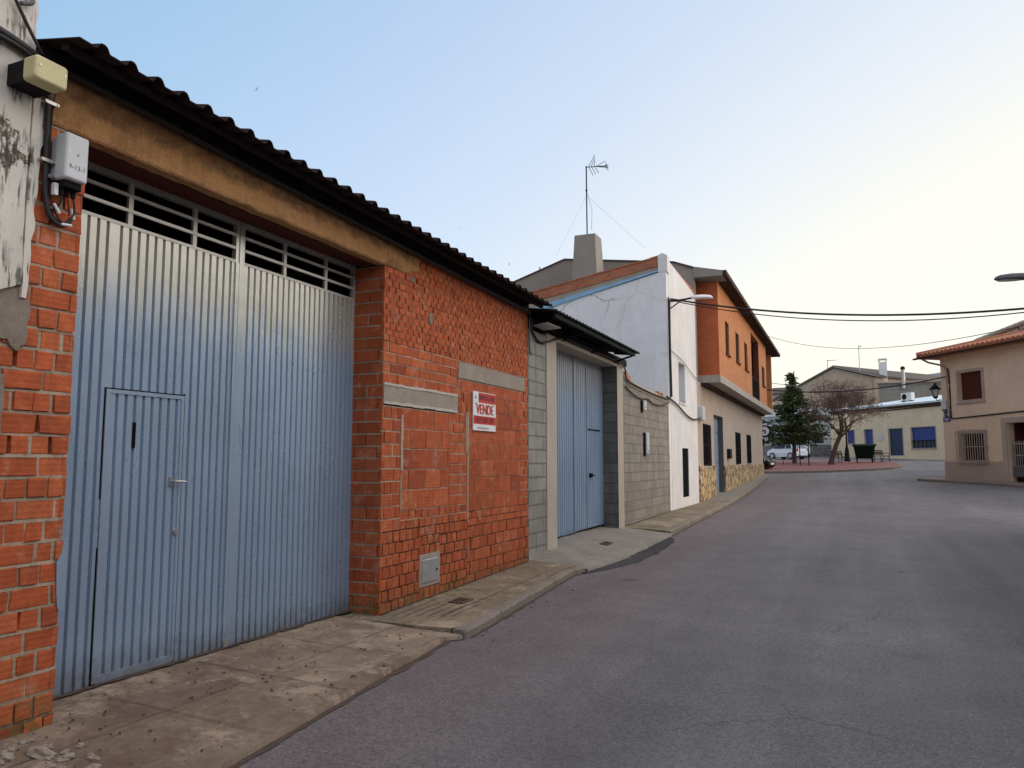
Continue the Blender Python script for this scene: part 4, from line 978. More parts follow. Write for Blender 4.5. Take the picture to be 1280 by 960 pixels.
# ------------------------------------------------------------------ orange brick house
oh = thing('brick_house', 'two storey house with orange brick upper floor overhanging a beige ground floor', 'house', (-8, 35, -1.3))
YA, YB = 25.02, 45.3
wins = [(25.95, 27.45, -.16, 1.27), (33.95, 35.5, -.12, 1.27), (37.9, 39.5, -.09, 1.29)]
door = (28.25, 30.5, -1.9, 1.70)
FO = XF(-4.40)
mb = MB(); wall_open(mb, FO, YA, YB, -1.9, 2.60, -.55, 0, wins+[door]); mb.box(-13, -4.95, YB-.3, YB, -1.9, 2.60); mb.build('ground_floor_wall', M['beige'], oh)
mb = MB()
for a, b in ((YA-.0, 28.25), (30.5, YB)):
    n = int((b-a)/.5); R_ = []
    for k in range(n+1):
        y = a+(b-a)*k/n; R_.append([(-4.42, y, -1.9), (-4.355, y, -1.9), (-4.355+.01*mn.noise((y*2,0,0)), y, -.155), (-4.42, y, -.13)])
    mb.loft(R_)
mb.build('stone_plinth', M['stone'], oh)
for (a, b, c, d) in wins:
    mb = MB(); mb.fbox(FO, a, b, c, d, -.14, -.09); wv = mb.build('window', M['dark'], oh)
    mb = MB()
    for k in range(9): y = a+.04+(b-a-.08)*k/8; mb.fbox(FO, y-.012, y+.012, c+.02, d-.02, .012, .034)
    for z in (c+.05, (c+d)/2, d-.05): mb.fbox(FO, a, b, z-.014, z+.014, .004, .028)
    mb.build('grille', M['steel'], wv)
    mb = MB(); mb.fbox(FO, a-.05, b+.05, c-.045, c, -.06, .05); mb.build('sill', M['slab'], wv)
mb = MB(); mb.fbox(FO, 28.26, 30.49, -1.5, 1.69, -.30, -.19); dr = mb.build('door', M['greyblue_door'], oh)
mb = MB()
for z0, z1 in ((-1.2, -.1), (0, 1.0), (1.1, 1.6)): mb.bbox(FO, 28.45, 29.3, z0, z1, -.19, -.17, .01); mb.bbox(FO, 29.4, 30.3, z0, z1, -.19, -.17, .01)
mb.build('door_panel', M['greyblue_door'], dr)
mb = MB(); mb.fbox(FO, 30.40, 30.497, -1.5, 1.695, -.188, -.004); mb.build('door_jamb', M['slatejamb'], dr)
mb = MB(); mb.bbox(FO, 31.35, 31.95, .12, .50, 0, .12, .01); mb.build('letter_box', M['steel'], oh)
mb = MB(); rbox(mb, FO, 25.12, 25.55, 1.33, 1.78, 0, .16, .03); mb.build('meter_box', M['plastic'], oh)
# overhanging slab and upper floor
XBAY = -3.78
mb = MB(); A = [(-13, 25.75), (XBAY+.03, 25.75), (XBAY+.03, YB), (-13, YB)]
mb.prism([(x, y, 2.602) for x, y in A], [(x, y, 2.845) for x, y in A]); mb.build('floor_slab', M['slab'], oh)
mb = MB(); mb.box(-4.36, -4.2, 25.8, YB-.2, 2.50, 2.60); mb.build('slab_nib', M['eave'], oh)
FB = XF(XBAY)
uw = [(27.35, 28.25, 3.78, 4.93), (30.05, 31.1, 3.83, 4.95), (32.75, 33.85, 3.83, 4.95)]; bal = (35.25, 38.4, 2.86, 5.72); w4 = (39.75, 41.05, 3.80, 4.75)
mb = MB(); wall_open(mb, FB, 25.80, 42.0, 2.847, 6.02, -.25, 0, uw+[bal, w4]); mb.build('upper_wall', M['facebrick'], oh)
mb = MB(); FBS = YF(25.80); mb.fbox(FBS, -13, XBAY-.002, 2.847, 6.02, -.24, .003); mb.build('side_wall', M['facebrick_shaded'], oh)
mb = MB(); mb.fbox(FB, 41.75, 42.0, 2.847, 6.02, -9, -.25); mb.box(-5.6, -5.4, 35.0, 38.7, 2.847, 6.02); mb.box(-5.4, XBAY-.25, 35.05, 35.2, 2.847, 6.02); mb.box(-5.4, XBAY-.25, 38.45, 38.6, 2.847, 6.02); mb.build('recess_wall', M['recess_shaded'], oh)
for (a, b, c, d) in uw+[w4]:
    mb = MB(); mb.fbox(FB, a, b, c, d, -.20, -.06); wv = mb.build('window', M['darkwood'], oh)
    mb = MB()
    for k in range(int((d-c)/.07)): mb.fbox(FB, a+.03, b-.03, c+.02+k*.07, c+.07+k*.07, -.06, -.048)
    mb.build('shutter', M['darkwood'], wv)
    mb = MB(); mb.fbox(FB, a-.06, b+.06, c-.07, c, -.1, .05); mb.build('sill', M['redwood'], wv)
mb = MB(); 
for k in range(24): y = 35.3+3.05*k/23; mb.fbox(FB, y-.012, y+.012, 2.9, 3.78, -.06, -.03)
for z in (2.92, 3.80): mb.fbox(FB, 35.26, 38.39, z-.02, z+.02, -.065, -.025)
mb.build('balcony_railing', M['steel'], oh)
mb = MB(); mb.fbox(FB, 38.36, 38.398, 2.862, 5.71, -.25, -.004); mb.fbox(FB, 35.252, 35.29, 2.862, 5.71, -.25, -.004); mb.build('recess_shade_lining', M['recess_shaded'], oh)  # dark strips over the jambs, shade put into their brick colour
mb = MB(); mb.fbox(XF(-5.39), 35.9, 37.7, 2.86, 5.0, 0, .04); mb.build('balcony_door', M['darkwood'], oh)
mb = MB(); mb.box(-4.15, XBAY, 44.95, 45.25, 2.847, 6.02); mb.build('corner_pillar', M['facebrick'], oh)
# gable wall (grey) facing the camera, roof behind
FGb = 24.99
mb = MB(); A = [(-4.42, 2.0), (-4.42, 6.30), (-5.05, 6.56), (-8.88, 7.06), (-10.77, 6.45), (-14.5, 5.24), (-14.5, -1.8), (-10, -1.8)]
mb.prism([(x, FGb+.02, z) for x, z in A], [(x, FGb+.40, z) for x, z in A]); mb.build('gable_wall', M['greyren'], oh)
mb = MB(); A = [(-4.425, 6.02), (-3.50, 6.02), (-3.50, 6.14), (-5.05, 6.555), (-4.425, 6.30)]
mb.prism([(-4.42,FGb+.0,5.985),(-3.50,FGb+.0,5.985),(-3.50,25.9,5.985),(-4.42,25.9,5.985)], [(-4.42,FGb+.0,6.36),(-3.50,FGb+.0,6.15),(-3.50,25.9,6.15),(-4.42,25.9,6.36)]); mb.build('eave_return', M['greyren'], oh)
mb = MB(); A = [(-3.46, 6.03), (-3.46, 6.17), (-5.05, 6.62), (-8.9, 7.14), (-14.6, 5.32), (-14.6, 5.2), (-8.9, 7.02), (-5.05, 6.45), (-4.2, 6.24), (-4.0, 6.03)]
mb.prism([(x, FGb+.42, z) for x, z in A], [(x, 46.4, z) for x, z in A]); mb.build('roof', M['tiledark'], oh)
mb = MB(); mb.box(-3.50, -3.38, FGb+.05, 46.5, 6.00, 6.16); mb.build('gutter', M['eave'], oh)
mb = MB(); mb.box(-4.35, -3.50, 25.9, 46.3, 5.985, 6.025); mb.build('soffit', M['eave'], oh)
mb = MB(); A = [(-14.6, 5.27), (-10.77, 6.49), (-8.88, 7.10), (-5.05, 6.60), (-4.42, 6.36), (-4.42, 6.31), (-5.05, 6.565), (-8.88, 7.065), (-10.77, 6.455), (-14.6, 5.24)]
mb.prism([(x, FGb-.03, z) for x, z in A], [(x, FGb+.41, z) for x, z in A]); mb.build('verge', M['tiledark'], oh)
# chimney, tapering, in front of the gable
mb = MB()
mb.loft([[(-8.02-e, 23.5-e, z), (-7.28+e, 23.5-e, z), (-7.28+e, 24.25+e, z), (-8.02-e, 24.25+e, z)] for z, e in ((3.6, .10), (6.0, .05), (7.2, -.01), (7.42, -.02))])
ch = tag(mb.build('chimney', M['greyren']), 'tall tapering grey rendered chimney behind the red brick band', 'chimney')
an = thing('tv_antenna', 'tall television antenna mast rising beside the tapering grey chimney', 'antenna', (-7.85, 23.42, 6.6))
mb = MB(); mb.tube([(-7.78, 23.45, 7.0), (-7.78, 23.42, 9.76)], .022, 8); mb.ball((-7.78, 23.42, 8.9), .04, 8, 6); mb.build('mast', M['steel'], an)
mb = MB(); mb.tube([(-7.80, 23.42, 9.72), (-7.05, 23.42, 9.66)], .014, 6)
for k in range(3):
    t = (.10, .20, .30)[k]; x = -7.80+t; mb.tube([(x, 23.42, 9.72), (x+.30-.10*k, 23.2, 10.02-.1*k)], .010, 5); mb.tube([(x, 23.42, 9.72), (x+.14, 23.5, 9.42+.03*k)], .010, 5)
for s in (-1, 0, 1): mb.tube([(-7.45, 23.42, 9.69), (-7.05, 23.42+.16*s, 9.63+.07*abs(s)-.06*s)], .009, 5)
for s in (-1, 0, 1): mb.tube([(-7.05, 23.25, 9.63+.07*s), (-7.05, 23.60, 9.63+.07*s)], .009, 5)
mb.tube([(-7.05, 23.42, 9.54), (-7.05, 23.42, 9.72)], .009, 5)
mb.build('antenna_array', M['steel'], an)
mb = MB(); mb.tube([(-7.75, 23.42, 8.8), (-7.60, 23.45, 8.2), (-7.62, 23.45, 7.5)], .006, 5); mb.tube([(-7.76, 23.42, 8.7), (-6.0, 24.2, 6.9)], .003, 4); mb.tube([(-7.79, 23.42, 8.7), (-9.3, 24.5, 7.05)], .003, 4); mb.build('guy_wire', M['cablegrey'], an)
an.location = Vector(an.location)+Vector((-.05, .90, .30))
an2 = thing('tv_antenna', 'small antenna showing above the left slope of the grey gable', 'antenna', (-10.6, 27, 6.3))
mb = MB(); mb.tube([(-10.6, 27, 6.2), (-10.6, 27, 7.45)], .02, 6); mb.build('mast', M['steel'], an2)
mb = MB(); mb.tube([(-10.65, 27, 7.05), (-10.15, 27, 7.0)], .012, 5); mb.tube([(-10.6, 27, 7.2), (-10.38, 27, 7.42)], .02, 5)
for k in range(4): mb.tube([(-10.55+.1*k, 27, 6.95), (-10.55+.1*k, 27, 7.15)], .008, 5)
mb.build('antenna_array', M['steel'], an2)
# round sign at the far corner of the orange house
rs = thing('road_sign', 'round red rimmed no turn sign on the far corner of the orange house', 'road sign', (-4.32, 45.6, 1.3))
mb = MB(); C = Vector((-4.32, 45.75, 1.72)); 
def disc(mb, r, d0, d1): mb.loft([[C+Vector((r*math.cos(a), d, r*math.sin(a))) for a in [2*math.pi*k/24 for k in range(24)]] for d in (d0, d1)])
disc(mb, .34, -.02, .02); mb.build('rim', M['dark'], rs)
mb = MB(); disc(mb, .26, -.026, -.021); mb.build('face', M['signwhite'], rs)
mb = MB(); FQ = lambda u, w, d: (C.x+u, C.y-.028-d, C.z+w); mb.fbox(FQ, .02, .08, -.16, .06, 0, .004); mb.fbox(FQ, -.13, .02, .0, .06, 0, .004); mb.poly([FQ(-.20,.03,.002), FQ(-.12,-.05,.002), FQ(-.12,.11,.002)]); mb.build('arrow', M['ink'], rs)
mb = MB(); mb.tube([(-4.32, 45.80, 1.72), (-4.55, 45.5, 1.72)], .025, 6); mb.build('bracket', M['steel'], rs)
mb = MB(); mb.fbox(FQ, -.30, -.02, -.82, -.42, -.03, .02); mb.build('small_plate', M['steel'], rs)

# ------------------------------------------------------------------ overhead lines
def span(a, b, sag, r, mat, label, group='overhead lines across the street'):
    a = Vector(a); b = Vector(b); pts = []
    for k in range(25):
        t = k/24; p = a+(b-a)*t; p.z -= sag*4*t*(1-t); pts.append(p)
    m = MB(); m.tube(pts, r, 6); return tag(m.build('overhead_line', mat, smooth=True), label, 'cable', group)
span((-4.33, 20.9, 4.47), (4.75, 19.2, 3.30), .36, .026, M['cable'], 'thick black overhead line from the white house corner across the street')
span((-4.33, 20.9, 4.43), (4.75, 19.2, 3.26), .46, .014, M['cable'], 'second black overhead line twisted just below the thick one')
span((-3.42, 38, 6.0), (4.75, 19.0, 3.15), .75, .010, M['cablegrey'], 'thin grey overhead line sagging from the orange house to the right')
span((-3.85, 42.1, 3.75), (4.14, 39.1, 3.78), .35, .030, M['cable'], 'thick black overhead line between orange house end and peach house')
span((-3.85, 42.1, 4.15), (12.9, 92.2, 8.55), .9, .016, M['cablegrey'], 'thin grey overhead line running on above the square')

# ------------------------------------------------------------------ peach house on the right
c0 = Vector((3.972, 39.5, 0)); ux = Vector((.5747, -.8184, 0)); un = Vector((-.8184, -.5747, 0))
def FP(u, w, d): p = c0+ux*u+un*d; return (p.x, p.y, w)
ph = thing('peach_house', 'peach rendered corner house with a clay tile roof and barred window', 'house', (5.5, 39.5, -.8))
pw = [(1.02, 2.30, 2.66, 3.86), (.98, 2.28, .06, 1.20), (3.42, 4.90, -.9, 1.56), (5.6, 6.8, 2.66, 3.86)]
mb = MB(); wall_open(mb, FP, 0, 9.5, -1.1, 4.72, -.35, 0, pw); mb.fbox(FP, 0, .3, -1.1, 4.72, -9, -.352); mb.fbox(FP, 9.2, 9.5, -1.1, 4.72, -9, -.352); mb.fbox(FP, .3, 9.2, -1.1, 4.72, -9, -8.7); mb.build('wall', M['peach'], ph)
for q in ((-.012, 3.18, -1.1, .0, .002, .03), (5.1, 9.5, -1.1, .0, .002, .03)):
    mb = MB(); mb.fbox(FP, *q); mb.build('plinth', M['peach_trim'], ph)
def pwin(a, b, c, d, mat, trim=.12, grille=False):
    m = MB(); m.fbox(FP, a, b, c, d, -.25, -.16); wv = m.build('window', mat, ph)
    m = MB()
    for q in ((a-trim, a, c-trim, d+trim), (b, b+trim, c-trim, d+trim), (a, b, d, d+trim), (a, b, c-trim, c)): m.fbox(FP, *q, .002, .025)
    m.fbox(FP, a-trim-.04, b+trim+.04, c-trim-.04, c-trim, .002, .06); m.build('frame', M['peach_trim'], wv)
    if grille:
        m = MB()
        for k in range(13): u = a-.12+(b-a+.24)*k/12; m.fbox(FP, u-.012, u+.012, c-.1, d+.12+.07*math.sin(math.pi*k/12), .14, .165)
        for z in (c-.08, (c+d)/2, d+.08): m.fbox(FP, a-.16, b+.16, z-.014, z+.014, .135, .17); m.fbox(FP, a-.16, a-.13, z-.014, z+.014, .0, .17); m.fbox(FP, b+.13, b+.16, z-.014, z+.014, .0, .17)
        m.build('grille', M['peach_trim'], wv)
    else:
        m = MB()
        for k in range(int((d-c)/.06)): m.fbox(FP, a+.03, b-.03, c+.01+k*.06, c+.05+k*.06, -.16, -.148)
        m.build('shutter', mat, wv)
pwin(*pw[0], M['redwood']); pwin(*pw[1], M['dark'], .14, True); pwin(*pw[3], M['redwood'])
mb = MB()
for q in ((3.19, 3.42, -1.1, 1.78), (4.90, 5.1, -1.1, 1.78), (3.42, 4.90, 1.56, 1.78)): mb.fbox(FP, *q, .002, .045)
mb.build('door_surround', M['peach_trim'], ph)
mb = MB(); mb.fbox(FP, 3.42, 4.90, -.9, 1.56, -1.3, -1.2); mb.fbox(FP, 3.40, 3.43, -.9, 1.56, -1.2, -.35); mb.build('porch_back', M['redwood'], ph)
mb = MB(); mb.fbox(FP, 3.50, 4.88, -.62, -.18, -.16, -.13); pg = mb.build('porch_gate', M['cablegrey'], ph)
mb = MB()
for k in range(14): u = 3.52+1.34*k/13; mb.fbox(FP, u-.012, u+.012, -.18, .82+.02*(k % 2), -.155, -.135)
for z in (-.18, .25, .72): mb.fbox(FP, 3.5, 4.88, z-.015, z+.015, -.16, -.13)
mb.build('gate_bars', M['alu'], pg)
# hipped tile roof
ez = 4.82; tr = .235; o_ = .55
mb = MB(); mb.prism([FP(-.80, 4.70, o_), FP(10.3, 4.70, o_), FP(10.3, 4.70, -9.4), FP(-.80, 4.70, -9.4)], [FP(-.84, 4.79, o_+.03), FP(10.34, 4.79, o_+.03), FP(10.34, 4.79, -9.4), FP(-.84, 4.79, -9.4)]); mb.build('eave_slab', M['tile'], ph)
mb = MB(); Hh = 4.98
def rp(u, d): return FP(u, ez+tr*min(u+.8, o_-d, 10.3-u, d+9.4), d)
mb.poly([rp(-.8, o_), rp(10.3, o_), rp(10.3-Hh, o_-Hh), rp(-.8+Hh, o_-Hh)]); mb.poly([rp(-.8, o_), rp(-.8+Hh, o_-Hh), rp(-.8, -9.4)]); mb.poly([rp(10.3, o_), rp(10.3, -9.4), rp(10.3-Hh, o_-Hh)]); mb.poly([rp(-.8, -9.4), rp(10.3, -9.4), rp(10.3-Hh, o_-Hh), rp(-.8+Hh, o_-Hh)])
n_ = 44
for k in range(n_):
    u = -.8+11.1*(k+.5)/n_; dep = min(u+.8, 10.3-u, Hh)
    if dep > .15:
        a, b = Vector(rp(u, o_+.05))+Vector((0,0,.03)), Vector(FP(u, ez+tr*dep+.03, o_-dep)); L = (b-a).length; m_ = max(1, int(L/.42))
        for q in range(m_): mb.tube([a+(b-a)*(q/m_), a+(b-a)*((q+1.05)/m_)], [.095, .08], 8)
    u2 = o_-(k+.5)*9.9/n_; dep = min(o_-u2, u2+9.4)
    if dep > .15: mb.tube([Vector(FP(-.85, ez+.03, u2)), Vector(FP(-.8+min(dep, Hh), ez+tr*min(dep, Hh)+.03, u2))], [.09, .085], 7)
mb.tube([Vector(rp(-.8, o_))+Vector((0,0,.08)), Vector(rp(-.8+Hh, o_-Hh))+Vector((0,0,.08))], .12, 8)
mb.build('tile_roof', M['tile'], ph)
mb = MB(); R_ = []
for u in (-.86, 10.3): R_.append([FP(u, 4.73+.07*math.sin(a), o_+.10+.075*math.cos(a)) for a in [math.pi+math.pi*k/6 for k in range(7)]]+[FP(u, 4.735, o_+.17), FP(u, 4.735, o_+.03)])
mb.loft(R_); mb.build('gutter', M['eave'], ph)
mb = MB(); mb.tube([FP(-.45, 4.68, .58), FP(-.30, 4.50, .35), FP(.25, 4.30, .10), FP(.42, 4.15, .06), FP(.42, 2.0, .06)], .045, 8); mb.build('downpipe', M['peach_trim'], ph)
lt = thing('wall_lantern', 'black wrought lantern on the corner of the peach house', 'lantern', FP(-.1, 2.9, .1))
LC = Vector(FP(-.27, 3.05, .10))
mb = MB(); mb.loft([[LC+Vector((r*math.cos(a), r*math.sin(a), z)) for a in [math.pi/4+math.pi/2*k for k in range(4)]] for r, z in ((.10, -.10), (.19, .22))]); mb.build('glazing', M['lampglass'], lt)
mb = MB()
for a in [math.pi/4+math.pi/2*k for k in range(4)]: mb.tube([LC+Vector((.105*math.cos(a), .105*math.sin(a), -.11)), LC+Vector((.195*math.cos(a), .195*math.sin(a), .22))], .014, 5)
mb.loft([[LC+Vector((r*math.cos(a), r*math.sin(a), z)) for a in [2*math.pi*k/8 for k in range(8)]] for r, z in ((.26, .21), (.24, .25), (.12, .38), (.05, .44), (.03, .52))])
mb.loft([[LC+Vector((r*math.cos(a), r*math.sin(a), z)) for a in [2*math.pi*k/8 for k in range(8)]] for r, z in ((.12, -.10), (.10, -.15), (.04, -.20))])
mb.build('frame', M['steel'], lt)
mb = MB(); mb.tube([LC+Vector((0,0,-.18)), LC+ux*.12+Vector((0,0,-.32)), LC+ux*.30+Vector((0,0,-.25))], .018, 6); mb.tube([LC+Vector((0,0,.48)), LC+ux*.30+Vector((0,0,.42))], .014, 6); mb.build('bracket', M['steel'], lt)
np_ = thing('street_plate', 'small blue street name plate on the corner of the peach house', 'street sign', FP(.2, 1.8, .01))
mb = MB(); mb.fbox(FP, .03, .46, 1.78, 1.98, .002, .02); mb.fbox(FP, .12, .42, 1.99, 2.24, .002, .02); mb.build('plate', M['blueplate'], np_)
mb = MB(); mb.fbox(FP, .08, .40, 1.89, 1.91, .02, .024); mb.fbox(FP, .12, .36, 1.83, 1.85, .02, .024); mb.fbox(FP, .2, .34, 2.08, 2.10, .02, .024); mb.build('lettering', M['signwhite'], np_)
t = thing('meter_box', 'small grey meter box above the blue street plate', 'utility box', FP(.2, 2.3, 0)); mb = MB(); rbox(mb, FP, .05, .33, 2.32, 2.72, 0, .12, .03); mb.build('case', M['plastic'], t)
mb = MB(); mb.fbox(FP, .08, .30, 2.27, 2.315, .01, .10); mb.build('gland_plate', M['steel'], t)
wire('cable', [FP(.30, 4.15, .03), FP(.48, 4.1, .03), FP(.52, 3.6, .03), FP(.52, 2.6, .03), FP(.54, 1.98, .03), FP(.75, 1.90, .03), FP(2.2, 1.93, .03), FP(4, 1.98, .03), FP(6, 2.0, .03), FP(9, 2.0, .03)], .03, M['cable'], 'dark cable down the peach house corner and along its front', 'cable')
# neighbour roof showing above
nb = thing('rear_house', 'house behind the peach house with a weathered pale tile verge', 'house', FP(-3.5, -.8, -12))
zr_ = lambda u: 7.08+.15*(u+8.45)
mb = MB(); A = [(-8.2, -1), (1.5, -1), (1.5, zr_(1.5)-.40), (-8.2, zr_(-8.2)-.40)]; mb.prism([FP(u, z, -10.0) for u, z in A], [FP(u, z, -17) for u, z in A]); mb.build('wall', M['cement'], nb)
mb = MB(); A = [(-8.5, zr_(-8.5)-.16), (1.7, zr_(1.7)-.16), (1.7, zr_(1.7)), (-8.5, zr_(-8.5))]; mb.prism([FP(u, z, -9.7) for u, z in A], [FP(u, z, -17.3) for u, z in A]); mb.build('roof', M['tile'], nb)
mb = MB()
for k in range(24):
    u = -8.4+.42*k; mb.tube([FP(u, zr_(u)-.02, -9.75), FP(u+.40, zr_(u+.40)+.02, -9.75)], [.12, .10], 7)
    mb.tube([FP(u+.1, zr_(u)-.22, -9.86), FP(u+.40, zr_(u+.40)-.20, -9.86)], [.10, .09], 6)
mb.build('verge_tiles', M['cement_edge'], nb)
# its pavement
def kerbed(name, pts, lift, mat, kmat, wid=.14):
    """raised paved area with a kerb round it; pts in plan"""
    m = MB(); P = [Vector((x, y, 0)) for x, y in pts]; n = len(P); c = sum(P, Vector())/n
    def off(i, w_):
        a = (P[i]-P[i-1]).normalized(); b = (P[(i+1) % n]-P[i]).normalized(); t = (a+b).normalized(); nn = Vector((t.y, -t.x, 0))
        if nn.dot(c-P[i]) < 0: nn = -nn
        return P[i]+nn*w_
    I = [off(i, wid) for i in range(n)]
    top = lambda p, h=0: (p.x, p.y, gz(p.x, p.y)+lift+h)
    b = m.add([top(p) for p in I]); q = m.add([top(c)])
    for i in range(n): m.face((b+i, b+(i+1) % n, q))
    o = tag(m.build(name, mat), kind='structure')
    k = MB(); R_ = [[top(P[i], -.3), top(P[i], -.02), top(off(i, .02), .005), top(I[i], .005), top(I[i], -.3)] for i in range(n)]; k.loft(R_+[R_[0]], False)
    tag(k.build('kerb', kmat), kind='structure'); return o
pts = [FP(-1.25, 0, -.0)[:2], FP(-1.15, 0, .55)[:2], FP(-.8, 0, .85)[:2], FP(0, 0, .95)[:2], FP(3, 0, .95)[:2], FP(9.5, 0, .95)[:2], FP(9.5, 0, -9)[:2], FP(-1.25, 0, -9)[:2]]
kerbed('pavement', pts, .11, M['walk2'], M['kerb'])
kerbed('pavement', [(3.35, -12), (3.35, 0), (3.40, 12), (3.45, 18.6), (3.65, 19.7), (4.2, 20.4), (5.2, 20.8), (14, 21), (14, -12)], .12, M['walk2'], M['kerb'])

# ------------------------------------------------------------------ houses on the near right (beside the camera), and their street lamp
for i, (a, b, h, mat, lab) in enumerate(((-12, -1.0, 4.0, 'beige', 'beige two storey house across the street, nearest the camera'), (-.98, 9.0, 3.5, 'white2', 'whitewashed house across the street facing the big gate'), (9.02, 19.3, 4.1, 'tan', 'tan corner house across the street from the blue gate'))):
    t = thing('street_house', lab, 'house', (8, (a+b)/2, -1.5)); FH = XB(4.8); L = b-a
    hol = [(a+L*.12, a+L*.27, -.6, .9), (a+L*.42, a+L*.54, -1.9, .7), (a+L*.70, a+L*.86, -.6, .9), (a+L*.14, a+L*.26, 1.7, 3.0), (a+L*.72, a+L*.84, 1.7, 3.0)]
    mb = MB(); wall_open(mb, FH, a, b, -1.9, h, -.3, 0, hol); mb.box(5.1, 13, a, a+.25, -1.9, h); mb.box(5.1, 13, b-.25, b, -1.9, h); mb.box(12.7, 13, a+.25, b-.25, -1.9, h); mb.build('wall', M[mat], t)
    for k, q in enumerate(hol):
        mb = MB(); mb.fbox(FH, *q, -.25, -.16); mb.build('door' if k == 1 else 'window', M['darkwood' if k == 1 else 'redwood'], t)
    mb = MB(); R_ = [[(4.45, y, h), (4.45, y, h+.12), (8.9, y, h+1.5), (13.3, y, h+.12), (13.3, y, h)] for y in (a, b)]; mb.loft(R_); mb.build('roof', M['tile'], t)
rl = thing('street_lamp', 'grey street lamp head reaching in at the right edge', 'street lamp', (4.8, 18.2, 3.4), 'street lamps on wall brackets')
mb = MB(); mb.tube([(4.79, 18.3, 3.35), (4.2, 18.15, 3.62), (3.45, 18.0, 3.655)], .03, 8); mb.fbox(XB(4.8), 18.2, 18.4, 3.2, 3.5, 0, .03); mb.build('bracket', M['steel'], rl)
mb = MB(); lamp_head(mb, (3.55, 18.0, 3.665), (-1, 0, .03), .69, .26, .15); mb.build('lamp_head', M['cablegrey'], rl)
mb = MB(); lamp_head(mb, (3.33, 18.0, 3.635), (-1, 0, .03), .42, .18, .05); mb.build('lens', M['lampglass'], rl)

# ------------------------------------------------------------------ square: island, trees, furniture
isl = [(-12, 47.4), (-6, 47.7), (-3.5, 48.1), (-1, 48.9), (1.2, 50.2), (2.5, 52.2), (3.1, 55), (3.2, 58.5), (2.9, 62), (2.0, 65), (0, 67), (-3, 67.6), (-12, 67.6)]
kerbed('paved_island', isl, .13, M['pavers'], M['kerb'])
iz = lambda x, y: gz(x, y)+.13
# cedar
def cedar(x, y, H, label):
    z = iz(x, y); t = thing('cedar_tree', label, 'tree', (x, y, z)); R = random.Random(5)
    mb = MB(); mb.tube([(x, y, z-.1), (x+.03, y, z+1.5), (x, y, z+3.5), (x+.10, y, z+H-.3)], [.17, .14, .10, .02], 8)
    crown = MB(); crown.tint = True
    def tuft(c, s, dirv):
        d = Vector(dirv)+Vector((R.gauss(0,.5), R.gauss(0,.5), R.gauss(0,.35))); d.normalize(); u = d.cross(Vector((R.gauss(0,1), R.gauss(0,1), R.gauss(0,1)))).normalized()
        v = R.random(); k = .55+.9*R.random(); crown.col = ((.044+.030*v)*k, (.066+.034*v)*k, (.026+.010*v)*k, 1)
        l = s*(.7+.6*R.random()); w_ = s*.16; c = Vector(c)
        crown.poly([c-u*w_, c+d*l*.5-u*w_*.8, c+d*l, c+d*l*.5+u*w_*.8, c+u*w_])
    nl = 27
    for k in range(nl):
        f = k/(nl-1); zz = z+1.55+(H-1.75)*f**.95; prof_ = (.16*(1-f)+.90*max(0, 1-f/.86)**1.05)*(.74+.26*min(1, f*6+.3))*(1.12 if k % 3 else .72); nb_ = int(7-3*f)
        for q in range(nb_):
            a = R.random()*6.28; L = 2.35*prof_*(.45+.80*R.random())+.14
            if math.cos(a) > .2 and f < .35: L *= 1.12
            e = Vector((x+L*math.cos(a), y+L*math.sin(a), zz+L*(.10-.24*R.random())+.25*f))
            s = Vector((x, y, zz-.12)); mid = (s+e)/2+Vector((0,0,.14*L)); mb.tube([s, mid, e], [.035*(1-f)+.012, .02, .006], 4)
            m_ = int(30*L+14)
            for j in range(m_):
                g = R.random()**.65; p = s*(1-g)**2+mid*2*g*(1-g)+e*g*g
                p = p+Vector((R.gauss(0, .10+.11*g*L), R.gauss(0, .10+.11*g*L), R.gauss(0, .065)))
                tuft(p, .30, (math.cos(a), math.sin(a), -.05))
    for j in range(90): tuft((x+.08+R.gauss(0,.07), y+R.gauss(0,.07), z+H-.1-R.random()*.9), .24, (R.gauss(0,.5), R.gauss(0,.5), .8))
    mb.build('trunk', M['bark'], t); crown.build('crown', M['needles'], t, recalc=False)
cedar(-3.70, 61, 6.6, 'dark green cedar with drooping boughs on the paved island')
